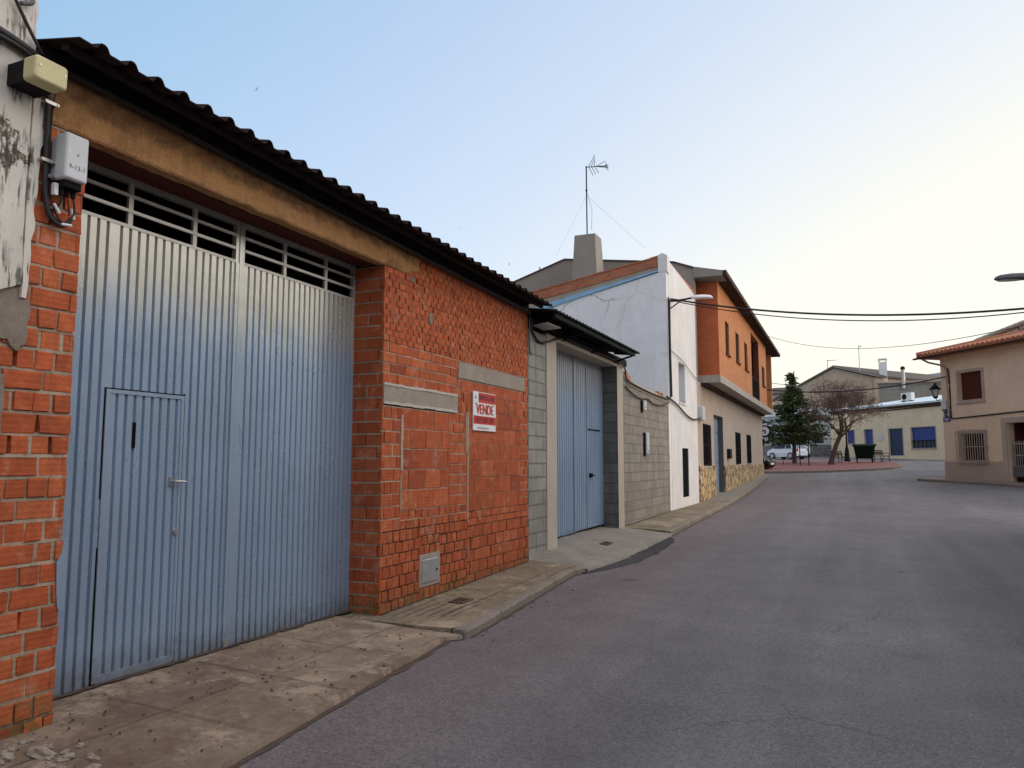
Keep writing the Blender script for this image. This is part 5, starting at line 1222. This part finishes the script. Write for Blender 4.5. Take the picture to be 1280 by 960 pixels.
# bare tree
def bare(x, y, label):
    z = iz(x, y); t = thing('bare_tree', label, 'tree', (x, y, z)); R = random.Random(21); tr_ = MB(); tw = MB()
    def grow(p, d, L, r, lv):
        n = 3; pts = [p]; q = p
        for k in range(n):
            d = (d+Vector((R.gauss(0,.13), R.gauss(0,.13), R.gauss(.05,.10)))).normalized(); q = q+d*L/n; pts.append(q)
        rs_ = [r*(1-.45*k/n) for k in range(n+1)]
        (tr_ if lv < 3 else tw).tube(pts, rs_, 6 if lv < 2 else (4 if lv < 4 else 3), lv > 4)
        if lv >= 7: return
        for k in range((5, 3, 3, 3, 3, 3, 2)[lv]):
            a = R.random()*6.28; s = .62+.35*R.random() if lv else .75
            ax = d.orthogonal().normalized(); ax.rotate(Matrix.Rotation(a, 3, d)); nd = (d*math.cos(s)+ax*math.sin(s)); nd.z = nd.z*(.85 if lv < 2 else 1)+.10; nd.normalize()
            st = pts[-1] if k < 2 else pts[R.choice((2, 3))]
            grow(st, nd, L*(.62+.22*R.random()), max(.010, rs_[-1]*(.72 if k else .85)), lv+1)
    base = Vector((x, y, z-.1)); tip = Vector((x+.75, y, z+2.15))
    tr_.tube([base, base+Vector((.12,0,.6)), base+Vector((.42,0,1.5)), tip], [.24, .17, .15, .14], 8)
    for k in range(6):
        a = 6.28*k/6+.3; nd = Vector((math.cos(a)*.75, math.sin(a)*.75, .62)).normalized(); grow(tip-Vector((.05,0,.12*(k % 3))), nd, 1.13, .08, 1)
    grow(tip, Vector((.1, 0, 1)), 1.25, .08, 1); grow(tip, Vector((-.3, .2, 1)).normalized(), 1.2, .08, 1); grow(tip, Vector((.35, -.2, 1)).normalized(), 1.2, .08, 1)
    tr_.build('trunk', M['bark'], t); tw.build('twigs', M['twig'], t)
bare(-1.15, 58, 'bare round headed tree with a leaning trunk on the paved island')
# island lamp post
x, y = -.10, 65; z = iz(x, y); lp = thing('lamp_post', 'dark cast iron lamp post standing behind the bare tree', 'lamp post', (x, y, z))
def turn(mb, prof, n=12): mb.loft([[(x+r*math.cos(2*math.pi*k/n), y+r*math.sin(2*math.pi*k/n), z+h) for k in range(n)] for r, h in prof])
mb = MB(); turn(mb, [(.24,0),(.24,.12),(.20,.16),(.17,.5),(.15,.8),(.12,.95),(.13,1.0),(.09,1.05),(.075,1.3)]); mb.build('base', M['steel'], lp)
mb = MB(); turn(mb, [(.065,1.3),(.055,2.4),(.06,2.45),(.045,3.3)]); mb.build('post', M['steel'], lp)
mb = MB(); turn(mb, [(.10,3.3),(.19,3.75)], 4); mb.build('glazing', M['lampglass'], lp)
mb = MB(); turn(mb, [(.24,3.75),(.14,3.93),(.03,4.05)], 8); mb.build('cap', M['steel'], lp)
# rubbish container
x, y = 1.05, 61; z = iz(x, y); dc = thing('waste_container', 'dark green wheeled waste container on the island by the lamp post', 'waste container', (x, y, z))
mb = MB(); R_ = []
for zz, a, b in ((.28, .54, .42), (.32, .56, .44), (1.12, .70, .58), (1.17, .75, .62)): R_.append([(x+s*a*i, y+b*j, z+zz) for s, i, j in ((1,-1,-1),(1,1,-1),(1,1,1),(1,-1,1))])
mb.loft(R_)
for k in range(5): u = x-.5+.25*k; mb.hexa([(u-.03,y-.47,z+.34),(u+.03,y-.47,z+.34),(u+.03,y-.40,z+.34),(u-.03,y-.40,z+.34),(u-.03,y-.62,z+1.10),(u+.03,y-.62,z+1.10),(u+.03,y-.5,z+1.10),(u-.03,y-.5,z+1.10)])
mb.build('body', M['bin'], dc)
mb = MB(); mb.loft([[(x+s*1.0, y-.64, z+1.172), (x+s*1.0, y-.40, z+1.33+h_), (x+s*1.0, y+.40, z+1.33+h_), (x+s*1.0, y+.64, z+1.172)] for s, h_ in ((-.79, -.03), (-.52, 0), (-.50, -.03), (-.29, 0), (-.27, -.03), (-.05, 0), (-.03, -.03), (.22, 0), (.24, -.03), (.46, 0), (.48, -.03), (.79, 0))]); mb.build('lid', M['bin'], dc)
for sx in (-.5, .5):
    for sy in (-.36, .36):
        mb = MB(); mb.cyl((x+sx-.04, y+sy, z+.11), (x+sx+.04, y+sy, z+.11), .11, 12); mb.box(x+sx-.05, x+sx+.05, y+sy-.03, y+sy+.03, z+.11, z+.30); mb.build('wheel', M['tyre'], dc)
mb = MB(); mb.box(x-.68, x+.68, y-.64, y-.60, z+.38, z+.42); mb.box(x-.62, x-.58, y-.60, y-.44, z+.38, z+.42); mb.box(x+.58, x+.62, y-.60, y-.44, z+.38, z+.42); mb.build('push_bar', M['bin'], dc)
# benches
def bench(x, y, rot, label):
    z = iz(x, y); t = thing('park_bench', label, 'bench', (x, y, z), 'benches on the island'); c, s = math.cos(rot), math.sin(rot)
    FBn = lambda u, w, d: (x+u*c-d*s, y+u*s+d*c, z+w)
    m = MB()
    for k in range(4): m.fbox(FBn, -.7, .7, .42, .45, -.24+.12*k, -.14+.12*k)
    m.build('seat', M['eave'], t)
    m = MB()
    for k in range(3): m.fbox(FBn, -.7, .7, .52+.12*k, .61+.12*k, .25+.03*k, .275+.03*k)
    m.build('backrest', M['eave'], t)
    for u in (-.62, .62):
        m = MB(); m.tube([FBn(u,0,-.24), FBn(u,.42,-.20)], .03, 6); m.tube([FBn(u,0,.30), FBn(u,.42,.22), FBn(u,.85,.36)], .03, 6); m.tube([FBn(u,.42,-.22), FBn(u,.41,.24)], .025, 6); m.tube([FBn(u,.42,-.20), FBn(u,.62,-.22), FBn(u,.64,.28)], .022, 6); m.build('leg', M['steel'], t)
bench(2.22, 62, rad(62), 'iron bench seen end on, right of the green waste container')
bench(-.55, 61.5, rad(60), 'small iron bench beside the foot of the bare tree')
# notice board with two posts
x, y = -2.78, 56.5; z = iz(x, y); nbd = thing('notice_board', 'dark two post notice board frame in front of the cedar', 'notice board', (x, y, z))
for s in (-.28, .28):
    mb = MB(); mb.box(x+s-.035, x+s+.035, y-.035, y+.035, z-.1, z+2.0); mb.build('post', M['steel'], nbd)
mb = MB(); mb.box(x-.34, x+.34, y-.05, y+.05, z+1.90, z+2.02); mb.build('top_rail', M['steel'], nbd)
# low railing
x, y = -6.0, 58; z = iz(x, y); rl_ = thing('low_railing', 'thin low metal railing along the island under the cedar', 'railing', (x, y, z)); mb = MB(); mb.box(x-1.2, x+1.8, y-.02, y+.02, iz(x,y)+.38, iz(x,y)+.41); mb.build('rail', M['steel'], rl_)
for k in range(5):
    mb = MB(); u = x-1.15+.72*k; mb.box(u-.02, u+.02, y-.018, y+.018, z-.05, z+.38); mb.build('post', M['steel'], rl_)

# ------------------------------------------------------------------ cars
def car(name, label, x, y, ang, paint, L=4.1, W=1.72, H=1.45, van=False):
    z = gz(x, y)+.005; t = thing(name, label, 'van' if van else 'car', (x, y, z)); c, s = math.cos(ang), math.sin(ang)
    def K(u, v, w): return (x+u*c-v*s, y+u*s+v*c, z+w)               # u forward, v left, w up
    h = L/2
    if van: st = [(-h,.35,.95,.98,.62),(-h+.06,.28,1.0,H-.08,.86),(-h+.5,.25,1.0,H,.90),(.45,.22,1.0,H,.90),(.95,.22,1.0,H-.12,.86),(1.35,.22,1.0,1.12,.86),(h-.25,.25,.9,.95,.85),(h-.05,.3,.78,.8,.75),(h,.4,.6,.62,.6)]
    else: st = [(-h,.38,.80,.82,.66),(-h+.08,.28,.92,1.0,.82),(-h+.42,.24,.95,H-.13,.86),(-h+.95,.22,.95,H-.02,.86),(-.25,.2,.94,H,.86),(.35,.2,.93,H-.06,.86),(.78,.2,.92,1.12,.86),(1.08,.2,.90,.93,.86),(h-.35,.24,.80,.82,.84),(h-.08,.30,.66,.68,.74),(h,.40,.55,.56,.60)]
    mb = MB(); rings = []
    for (u, lo, be, top, hw) in st:
        ro = hw*(.74 if top > be+.1 else .93)
        rings.append([K(u, -hw*.94, lo), K(u, -hw, (lo+be)/2), K(u, -hw*.97, be), K(u, -ro, top-.03), K(u, -ro*.85, top), K(u, ro*.85, top), K(u, ro, top-.03), K(u, hw*.97, be), K(u, hw, (lo+be)/2), K(u, hw*.94, lo)])
    mb.loft(rings); mb.build('body', paint, t, smooth=False)
    def sidewin(v, u0, u1, u2, u3):
        m = MB(); s_ = 1 if v > 0 else -1
        m.hexa([K(u0, s_*.845, .98), K(u3, s_*.845, .97), K(u2, s_*.665, H-.10), K(u1, s_*.665, H-.10), K(u0, s_*.868, .98), K(u3, s_*.868, .97), K(u2, s_*.690, H-.10), K(u1, s_*.690, H-.10)]); m.build('side_window', M['carglass'], t)
    for v in (1, -1):
        if van: sidewin(v, .35, .40, .85, 1.2)
        else: sidewin(v, -h+.55, -h+.85, -.55, -.5); sidewin(v, -.42, -.42, .30, .85)
    m = MB()
    if van: m.hexa([K(1.33,-.7,1.14),K(1.33,.7,1.14),K(1.0,.62,H-.15),K(1.0,-.62,H-.15),K(1.37,-.7,1.15),K(1.37,.7,1.15),K(1.04,.62,H-.14),K(1.04,-.62,H-.14)])
    else: m.hexa([K(1.05,-.72,.95),K(1.05,.72,.95),K(.42,.58,H-.08),K(.42,-.58,H-.08),K(1.09,-.72,.97),K(1.09,.72,.97),K(.46,.58,H-.06),K(.46,-.58,H-.06)])
    m.build('windscreen', M['carglass'], t)
    m = MB(); a = -h+.05; b = -h+.36 if not van else -h+.10; m.hexa([K(a,-.66,1.0),K(a,.66,1.0),K(b,.58,H-.17),K(b,-.58,H-.17),K(a-.035,-.66,1.01),K(a-.035,.66,1.01),K(b-.05,.58,H-.16),K(b-.05,-.58,H-.16)]); m.build('rear_window', M['carglass'], t)
    for v in (-1, 1):
        m = MB(); m.hexa([K(h-.30,v*.62,.58),K(h-.10,v*.50,.56),K(h-.10,v*.50,.68),K(h-.30,v*.62,.74),K(h-.22,v*.80,.58),K(h-.02,v*.56,.55),K(h-.02,v*.56,.68),K(h-.22,v*.80,.74)]); m.build('headlight', M['lampglass'], t)
        m = MB(); m.hexa([K(-h+.12,v*.60,.72),K(-h-.01,v*.60,.72),K(-h-.01,v*.74,.72),K(-h+.14,v*.83,.72),K(-h+.14,v*.60,.98),K(-h+.03,v*.60,.96),K(-h+.03,v*.74,.96),K(-h+.16,v*.83,.98)]); m.build('tail_light', M['red'], t)
        for u in (h-.78, -h+.72):
            m = MB(); m.cyl(K(u, v*.70, .31), K(u, v*.88, .31), .31, 18); wv = m.build('wheel', M['tyre'], t)
            m = MB(); m.cyl(K(u, v*.86, .31), K(u, v*.892, .31), .20, 14); m.build('rim', M['alu'], wv)
    m = MB(); m.hexa([K(h-.03,-.28,.38),K(h-.03,.28,.38),K(h-.03,.28,.50),K(h-.03,-.28,.50),K(h+.012,-.28,.38),K(h+.012,.28,.38),K(h+.012,.28,.50),K(h+.012,-.28,.50)]); m.hexa([K(-h-.012,-.26,.60),K(-h-.012,.26,.60),K(-h-.012,.26,.71),K(-h-.012,-.26,.71),K(-h+.06,-.26,.60),K(-h+.06,.26,.60),K(-h+.06,.26,.71),K(-h+.06,-.26,.71)]); m.build('number_plate', M['signwhite'], t)
    m = MB(); m.hexa([K(-h+.3,-.80,.17),K(h-.3,-.80,.17),K(h-.3,.80,.17),K(-h+.3,.80,.17),K(-h+.1,-.82,.30),K(h-.1,-.82,.30),K(h-.1,.82,.30),K(-h+.1,.82,.30)]); m.build('underbody', M['tyre'], t)
car('parked_car', 'white hatchback parked behind the cedar facing left', -5.25, 76, rad(180-34), M['carwhite'], 3.5, 1.66, 1.40)
car('parked_van', 'white van parked right of the white hatchback behind the notice board', -4.45, 83, rad(180-86), M['carwhite'], 4.2, 1.75, 1.8, True)
car('parked_car', 'black car with its nose showing past the orange house corner', -6.38, 51.4, rad(-14), M['carblack'], 4.1, 1.72, 1.42)

# ------------------------------------------------------------------ far buildings
# low tan building with blue shutters
A_ = Vector((-1.52, 83, 0)); B_ = Vector((9.6, 70, 0)); bu = (B_-A_).normalized(); bn = Vector((bu.y, -bu.x, 0));
if bn.y > 0: bn = -bn
def FL(u, w, d): p = A_+bu*u+bn*d; return (p.x, p.y, w)
import mathutils
CAMYAW = rad(23.55)
def hit(px):                                            # u along the tan front at which picture column px meets it (used once to set out its openings)
    a = (px-640)/961; th = math.atan(a/math.cos(rad(5.763)))-CAMYAW; dx, dy = math.sin(th), math.cos(th)
    det = dx*(-bu.y)-dy*(-bu.x); tt = (A_.x*(-bu.y)-A_.y*(-bu.x))/det; return (Vector((dx*tt, dy*tt, 0))-A_).dot(bu), tt
def zat(px, py): u, tt = hit(px); a = (px-640)/961; b = -(py-480)/961; p_ = rad(5.763); up = math.sin(p_)+math.cos(p_)*b; fw = math.hypot(a, math.cos(p_)-math.sin(p_)*b); return up/fw*tt
U = lambda px: hit(px)[0]
tb = thing('tan_building', 'low tan building with blue shutters and a dark blue door', 'building', (4, 78, .2))
ops = [('window', 1056, 1065, 538, 554, 'blueshut'), ('window', 1078, 1088, 537, 555, 'blueshut'), ('door', 1108, 1125, 536, 569.5, 'bluedark'), ('window', 1136, 1166, 534, 560, 'blueshut')]
hol = [(U(a), U(b), zat((a+b)/2, d), zat((a+b)/2, c)) for _, a, b, c, d, _m in ops]
zt_ = 4.75
mb = MB(); wall_open(mb, FL, 0, 17, -.4, zt_, -.35, 0, hol); mb.fbox(FL, 0, .3, -.4, zt_, -9, -.352); mb.fbox(FL, 16.7, 17, -.4, zt_, -9, -.352); mb.fbox(FL, .3, 16.7, -.4, zt_, -9, -8.7); mb.build('wall', M['tan'], tb)
for (nm, a, b, c, d, mt), q in zip(ops, hol):
    mb = MB(); mb.fbox(FL, *q, -.22, -.12); o = mb.build(nm, M[mt], tb)
    mb = MB(); mb.fbox(FL, q[0]-.06, q[0]-.002, q[2]-.08, q[3], .002, .03); mb.fbox(FL, q[1]+.002, q[1]+.06, q[2]-.08, q[3], .002, .03); mb.fbox(FL, q[0]-.06, q[1]+.06, q[3], q[3]+.06, .002, .03)
    if nm == 'window': mb.fbox(FL, q[0]-.08, q[1]+.08, q[2]-.10, q[2]-.002, .002, .06)
    mb.build('frame', M['slab'], o)
    if b-a > 25:
        mb = MB(); mb.fbox(FL, q[0]+.05, q[1]-.05, q[2]+.08, q[2]+(q[3]-q[2])*.33, -.12, -.09); mb.build('pane', M['glass'], o)
        mb = MB(); mb.fbox(FL, q[0], q[1], q[2]+(q[3]-q[2])*.34, q[2]+(q[3]-q[2])*.37, -.12, .03)
        for k in range(6): u = q[0]+.2+(q[1]-q[0]-.4)*k/5; mb.fbox(FL, u-.015, u+.015, q[2], q[2]+(q[3]-q[2])*.34, -.08, -.06)
        mb.build('railing', M['steel'], o)
mb = MB(); mb.fbox(FL, 0, 17, zt_-.02, zt_+.18, .002, .25); mb.build('cornice', M['eave'], tb)
mb = MB(); mb.prism([FL(-.1, zt_+.19, .35), FL(17.1, zt_+.19, .35), FL(17.1, zt_+1.85, -9), FL(-.1, zt_+1.45, -9)], [FL(-.1, zt_+.33, .35), FL(17.1, zt_+.33, .35), FL(17.1, zt_+1.99, -9), FL(-.1, zt_+1.59, -9)]); mb.build('roof', M['paleroof'], tb)
mb = MB(); q = hol[2]; mb.fbox(FL, U(1095), U(1101), 1.95, 2.45, .002, .04); mb.build('wall_sign', M['plastic'], tb)
mb = MB(); mb.tube([FL(0.5, zt_-.12, .06), FL(6, zt_-.18, .06), FL(12, zt_-.10, .06), FL(16.8, zt_-.15, .06)], .04, 5); mb.build('facade_cable', M['cable'], tb)
ac = thing('air_conditioner', 'white air conditioning unit on the pale flat roof', 'air conditioner', FL(U(1118), 5.3, -3.2))
mb = MB(); ua = U(1111.5); ub = U(1124.5); mb.bbox(FL, ua, ub, 5.45, 6.15, -1.6, -1.2, .03); mb.build('case', M['whitemetal'], ac)
mb = MB(); um = ua+(ub-ua)*.34; pc = [FL(um+.27*math.cos(a), 5.80+.27*math.sin(a), -1.195) for a in [2*math.pi*k/18 for k in range(18)]]; pd = [FL(um+.25*math.cos(a), 5.80+.25*math.sin(a), -1.185) for a in [2*math.pi*k/18 for k in range(18)]]; mb.prism(pc, pd); mb.build('fan_grille', M['steel'], ac)
mb = MB(); mb.fbox(FL, ua+.1, ua+.2, 5.2, 5.45, -1.6, -1.2); mb.fbox(FL, ub-.2, ub-.1, 5.2, 5.45, -1.6, -1.2); mb.build('feet', M['steel'], ac)
# big brown gable and its annexes
gb = thing('gabled_warehouse', 'large brown gabled building behind the low tan one', 'building', (-1, 95, .5))
mb = MB(); A = [(-7.5, -.5), (-7.5, 6.9), (-1.15, 10.35), (3.0, 9.10), (3.0, -.5)]
mb.prism([(x, 92, z) for x, z in A], [(x+10.5, 106, z) for x, z in A]); mb.build('wall', M['gableb'], gb)
mb = MB(); A = [(-7.9, 6.75), (-1.15, 10.40), (3.25, 9.12), (3.25, 9.32), (-1.15, 10.62), (-7.9, 6.95)]
mb.prism([(x, 91.7, z) for x, z in A], [(x+10.7, 106.3, z) for x, z in A]); mb.build('roof', M['tiledark'], gb)
mb = MB(); A = [(-1.15, 10.42), (3.25, 9.14), (3.25, 9.24), (-1.15, 10.52)]; mb.prism([(x, 91.66, z) for x, z in A], [(x, 91.69, z) for x, z in A]); mb.tube([(2.85, 91.95, 9.1), (2.85, 91.95, 5)], .07, 6); mb.tube([(-2.1, 91.95, 9.8), (-2.1, 91.95, 5)], .05, 6); mb.build('gutter', M['slab'], gb)
mb = MB()
A = [(-1.15, 10.62), (3.25, 9.32), (14, 8.5), (14, 9.0), (3.3, 10.25)]
an_ = thing('grey_annex', 'grey block annex wall behind the air conditioner, right of the brown gable', 'building', (8, 95, .5))
mb.box(3.02, 13, 92.4, 102, -.5, 8.45); mb.build('wall', M['blockf'], an_)
mb = MB(); A = [(92.1, 8.452), (92.1, 8.62), (101.5, 8.66), (101.5, 8.5)]; mb.prism([(3.05, y, z) for y, z in A], [(13.2, y, z) for y, z in A]); mb.build('flat_roof', M['peach_trim'], an_)
wc = thing('white_chimney', 'square white chimney in front of the dark tiled roof', 'chimney', (3.75, 93.5, 8.8)); mb = MB(); mb.box(3.45, 4.25, 93, 93.8, 8.7, 10.9); mb.build('shaft', M['white2'], wc)
mb = MB(); mb.box(3.40, 4.30, 92.95, 93.85, 11.15, 11.27)
for a, b in ((3.45,93),(4.15,93),(3.45,93.7),(4.15,93.7)): mb.box(a, a+.1, b, b+.1, 10.9, 11.15)
mb.build('cap', M['white2'], wc)
fp = thing('flue_pipe', 'grey flue pipe with a round cowl right of the white chimney', 'flue', (5.72, 92.3, 7.9)); mb = MB(); mb.cyl((5.72, 92.2, 7.8), (5.72, 92.2, 9.85), .20, 12); mb.build('pipe', M['alu'], fp)
mb = MB(); mb.ball((5.72, 92.2, 10.0), .24, 10, 6); mb.build('cowl', M['steel'], fp)
for (x, h0, h1, lab) in ((1.5, 9.6, 12.75, 'tall thin antenna on the brown gable roof'), (-1.75, 9.9, 11.35, 'short antenna near the ridge of the brown gable')):
    t = thing('roof_antenna', lab, 'antenna', (x, 92.3, h0)); mb = MB(); mb.tube([(x, 92.3, h0), (x, 92.3, h1)], .05, 6); mb.build('mast', M['plastic'], t)
    mb = MB(); mb.tube([(x-.05, 92.3, h1-.1), (x+(.3 if h1 > 12 else 1.0), 92.3, h1-.1)], .04, 5)
    for k in range(3): mb.tube([(x+.1+.1*k, 92.0, h1-.1), (x+.1+.1*k, 92.6, h1-.1)], .025, 4)
    mb.build('array', M['plastic'], t)
# pale blue building on the left, with stone base
pb = thing('pale_building', 'long pale blue white building behind the cedar with a grey stone base', 'building', (-8, 88, .4))
phol = [(-7.8, -7.1, 2.2, 3.1), (-5.6, -4.6, 1.9, 2.9), (-3.3, -2.3, 1.9, 2.9), (-10.6, -9.6, 1.9, 2.9)]
FPB = YF(86.0)
mb = MB(); wall_open(mb, FPB, -16, -1.60, -.4, 4.75, -.3, 0, phol); mb.box(-16, -1.6, 86.3, 94, 4.5, 4.75); mb.box(-1.9, -1.6, 86.3, 91.8, -.4, 4.5); mb.build('wall', M['blueren'], pb)
mb = MB(); mb.fbox(FPB, -16, -1.58, -.4, 1.72, .003, .06); mb.build('stone_base', M['greystone'], pb)
for q in phol:
    mb = MB(); mb.fbox(FPB, *q, -.2, -.1); mb.build('window', M['glass'], pb)
mb = MB(); mb.prism([(-16.2, 85.7, 4.76), (-1.5, 85.7, 4.76), (-1.5, 91.5, 5.9), (-16.2, 91.5, 5.9)], [(-16.2, 85.7, 4.9), (-1.5, 85.7, 4.9), (-1.5, 91.5, 6.05), (-16.2, 91.5, 6.05)]); mb.build('roof', M['paleroof'], pb)
sh = thing('small_white_house', 'small white house with dark hip roof peeping over the pale building', 'house', (-7.5, 100, 1)); mb = MB(); mb.box(-8.9, -6.4, 98, 104, .5, 8.1); mb.build('wall', M['white2'], sh)
mb = MB(); mb.loft([[(-9.2,97.6,8.1),(-6.1,97.6,8.1),(-6.1,104.4,8.1),(-9.2,104.4,8.1)], [(-9.2,97.6,8.2),(-6.1,97.6,8.2),(-6.1,104.4,8.2),(-9.2,104.4,8.2)], [(-8.2,100,9.1),(-6.4,100,9.1),(-6.4,102,9.1),(-8.2,102,9.1)]]); mb.build('roof', M['tiledark'], sh)
# hill far off
mb = MB()
def HP(i, j):
    x = -60+240*i/40; y = 260+160*j/12; f = math.sin(math.pi*j/12); hgt = (2+27*sstep(4, 20, x)+5*sstep(15, 60, x))*f
    return (x, y, zr(260)-2+hgt+1.2*mn.noise((x*.06, y*.06, 0))*f)
mb.grid(HP, 40, 12); tag(mb.build('hills', M['hill'], smooth=True), kind='structure')
hw = thing('hillside_house', 'tiny white house at the foot of the hill left of the peach house', 'house', (21, 180, 3)); mb = MB(); mb.box(17.9, 22.5, 178, 184, 2, 16.2); mb.build('wall', M['white2'], hw)
mb = MB(); mb.prism([(17.6,177.6,16.2),(22.8,177.6,16.2),(22.8,184.4,16.2),(17.6,184.4,16.2)], [(17.6,181,17.0),(22.8,181,17.0),(22.8,181.2,17.0),(17.6,181.2,17.0)]); mb.build('roof', M['cement'], hw)
for a in (18.9, 20.9):
    mb = MB(); mb.box(a, a+.8, 177.93, 177.99, 14.4, 15.5); mb.build('window', M['dark'], hw)

# ------------------------------------------------------------------ birds
def bird(p, s, roll, head, label):
    t = thing('bird', label, 'bird', p, 'birds in flight'); p = Vector(p); m = MB()
    f = Vector((math.cos(head), math.sin(head), .1)).normalized(); r = f.cross(Vector((0,0,1))).normalized(); u = r.cross(f); r, u = r*math.cos(roll)+u*math.sin(roll), u*math.cos(roll)-r*math.sin(roll)
    m.loft([[p+f*s*q+r*w_*s*math.cos(a)+u*w_*s*math.sin(a) for a in [2*math.pi*k/8 for k in range(8)]] for q, w_ in ((-.55,.015),(-.35,.06),(-.1,.12),(.15,.11),(.30,.07),(.38,.075),(.47,.02))]); m.build('body', M['bird'], t)
    for sd_ in (-1, 1):
        m = MB(); a = [p+f*s*.2+r*sd_*s*.08, p+f*s*.12+r*sd_*s*.6+u*s*.22, p-f*s*.15+r*sd_*s*1.15+u*s*.1, p-f*s*.12+r*sd_*s*.55+u*s*.18, p-f*s*.15+r*sd_*s*.08]; m.prism(a, [q+u*.015*s for q in a]); m.build('wing', M['bird'], t)
    m = MB(); a = [p-f*s*.5+r*s*.03, p-f*s*.85+r*s*.12, p-f*s*.72, p-f*s*.85-r*s*.12, p-f*s*.5-r*s*.03]; m.prism(a, [q+u*.015*s for q in a]); m.build('tail', M['bird'], t)
bird((-27.7, 30, 19.4), .17, .9, 2.3, 'swallow like dark bird flying high over the warehouse roof')
bird((-20.8, 40, 13.95), .07, .2, 1.2, 'tiny dark bird in the sky between warehouse roof and antenna')
bird((-17.6, 40, 11.4), .09, .6, .4, 'small dark bird just above the end of the warehouse roof')
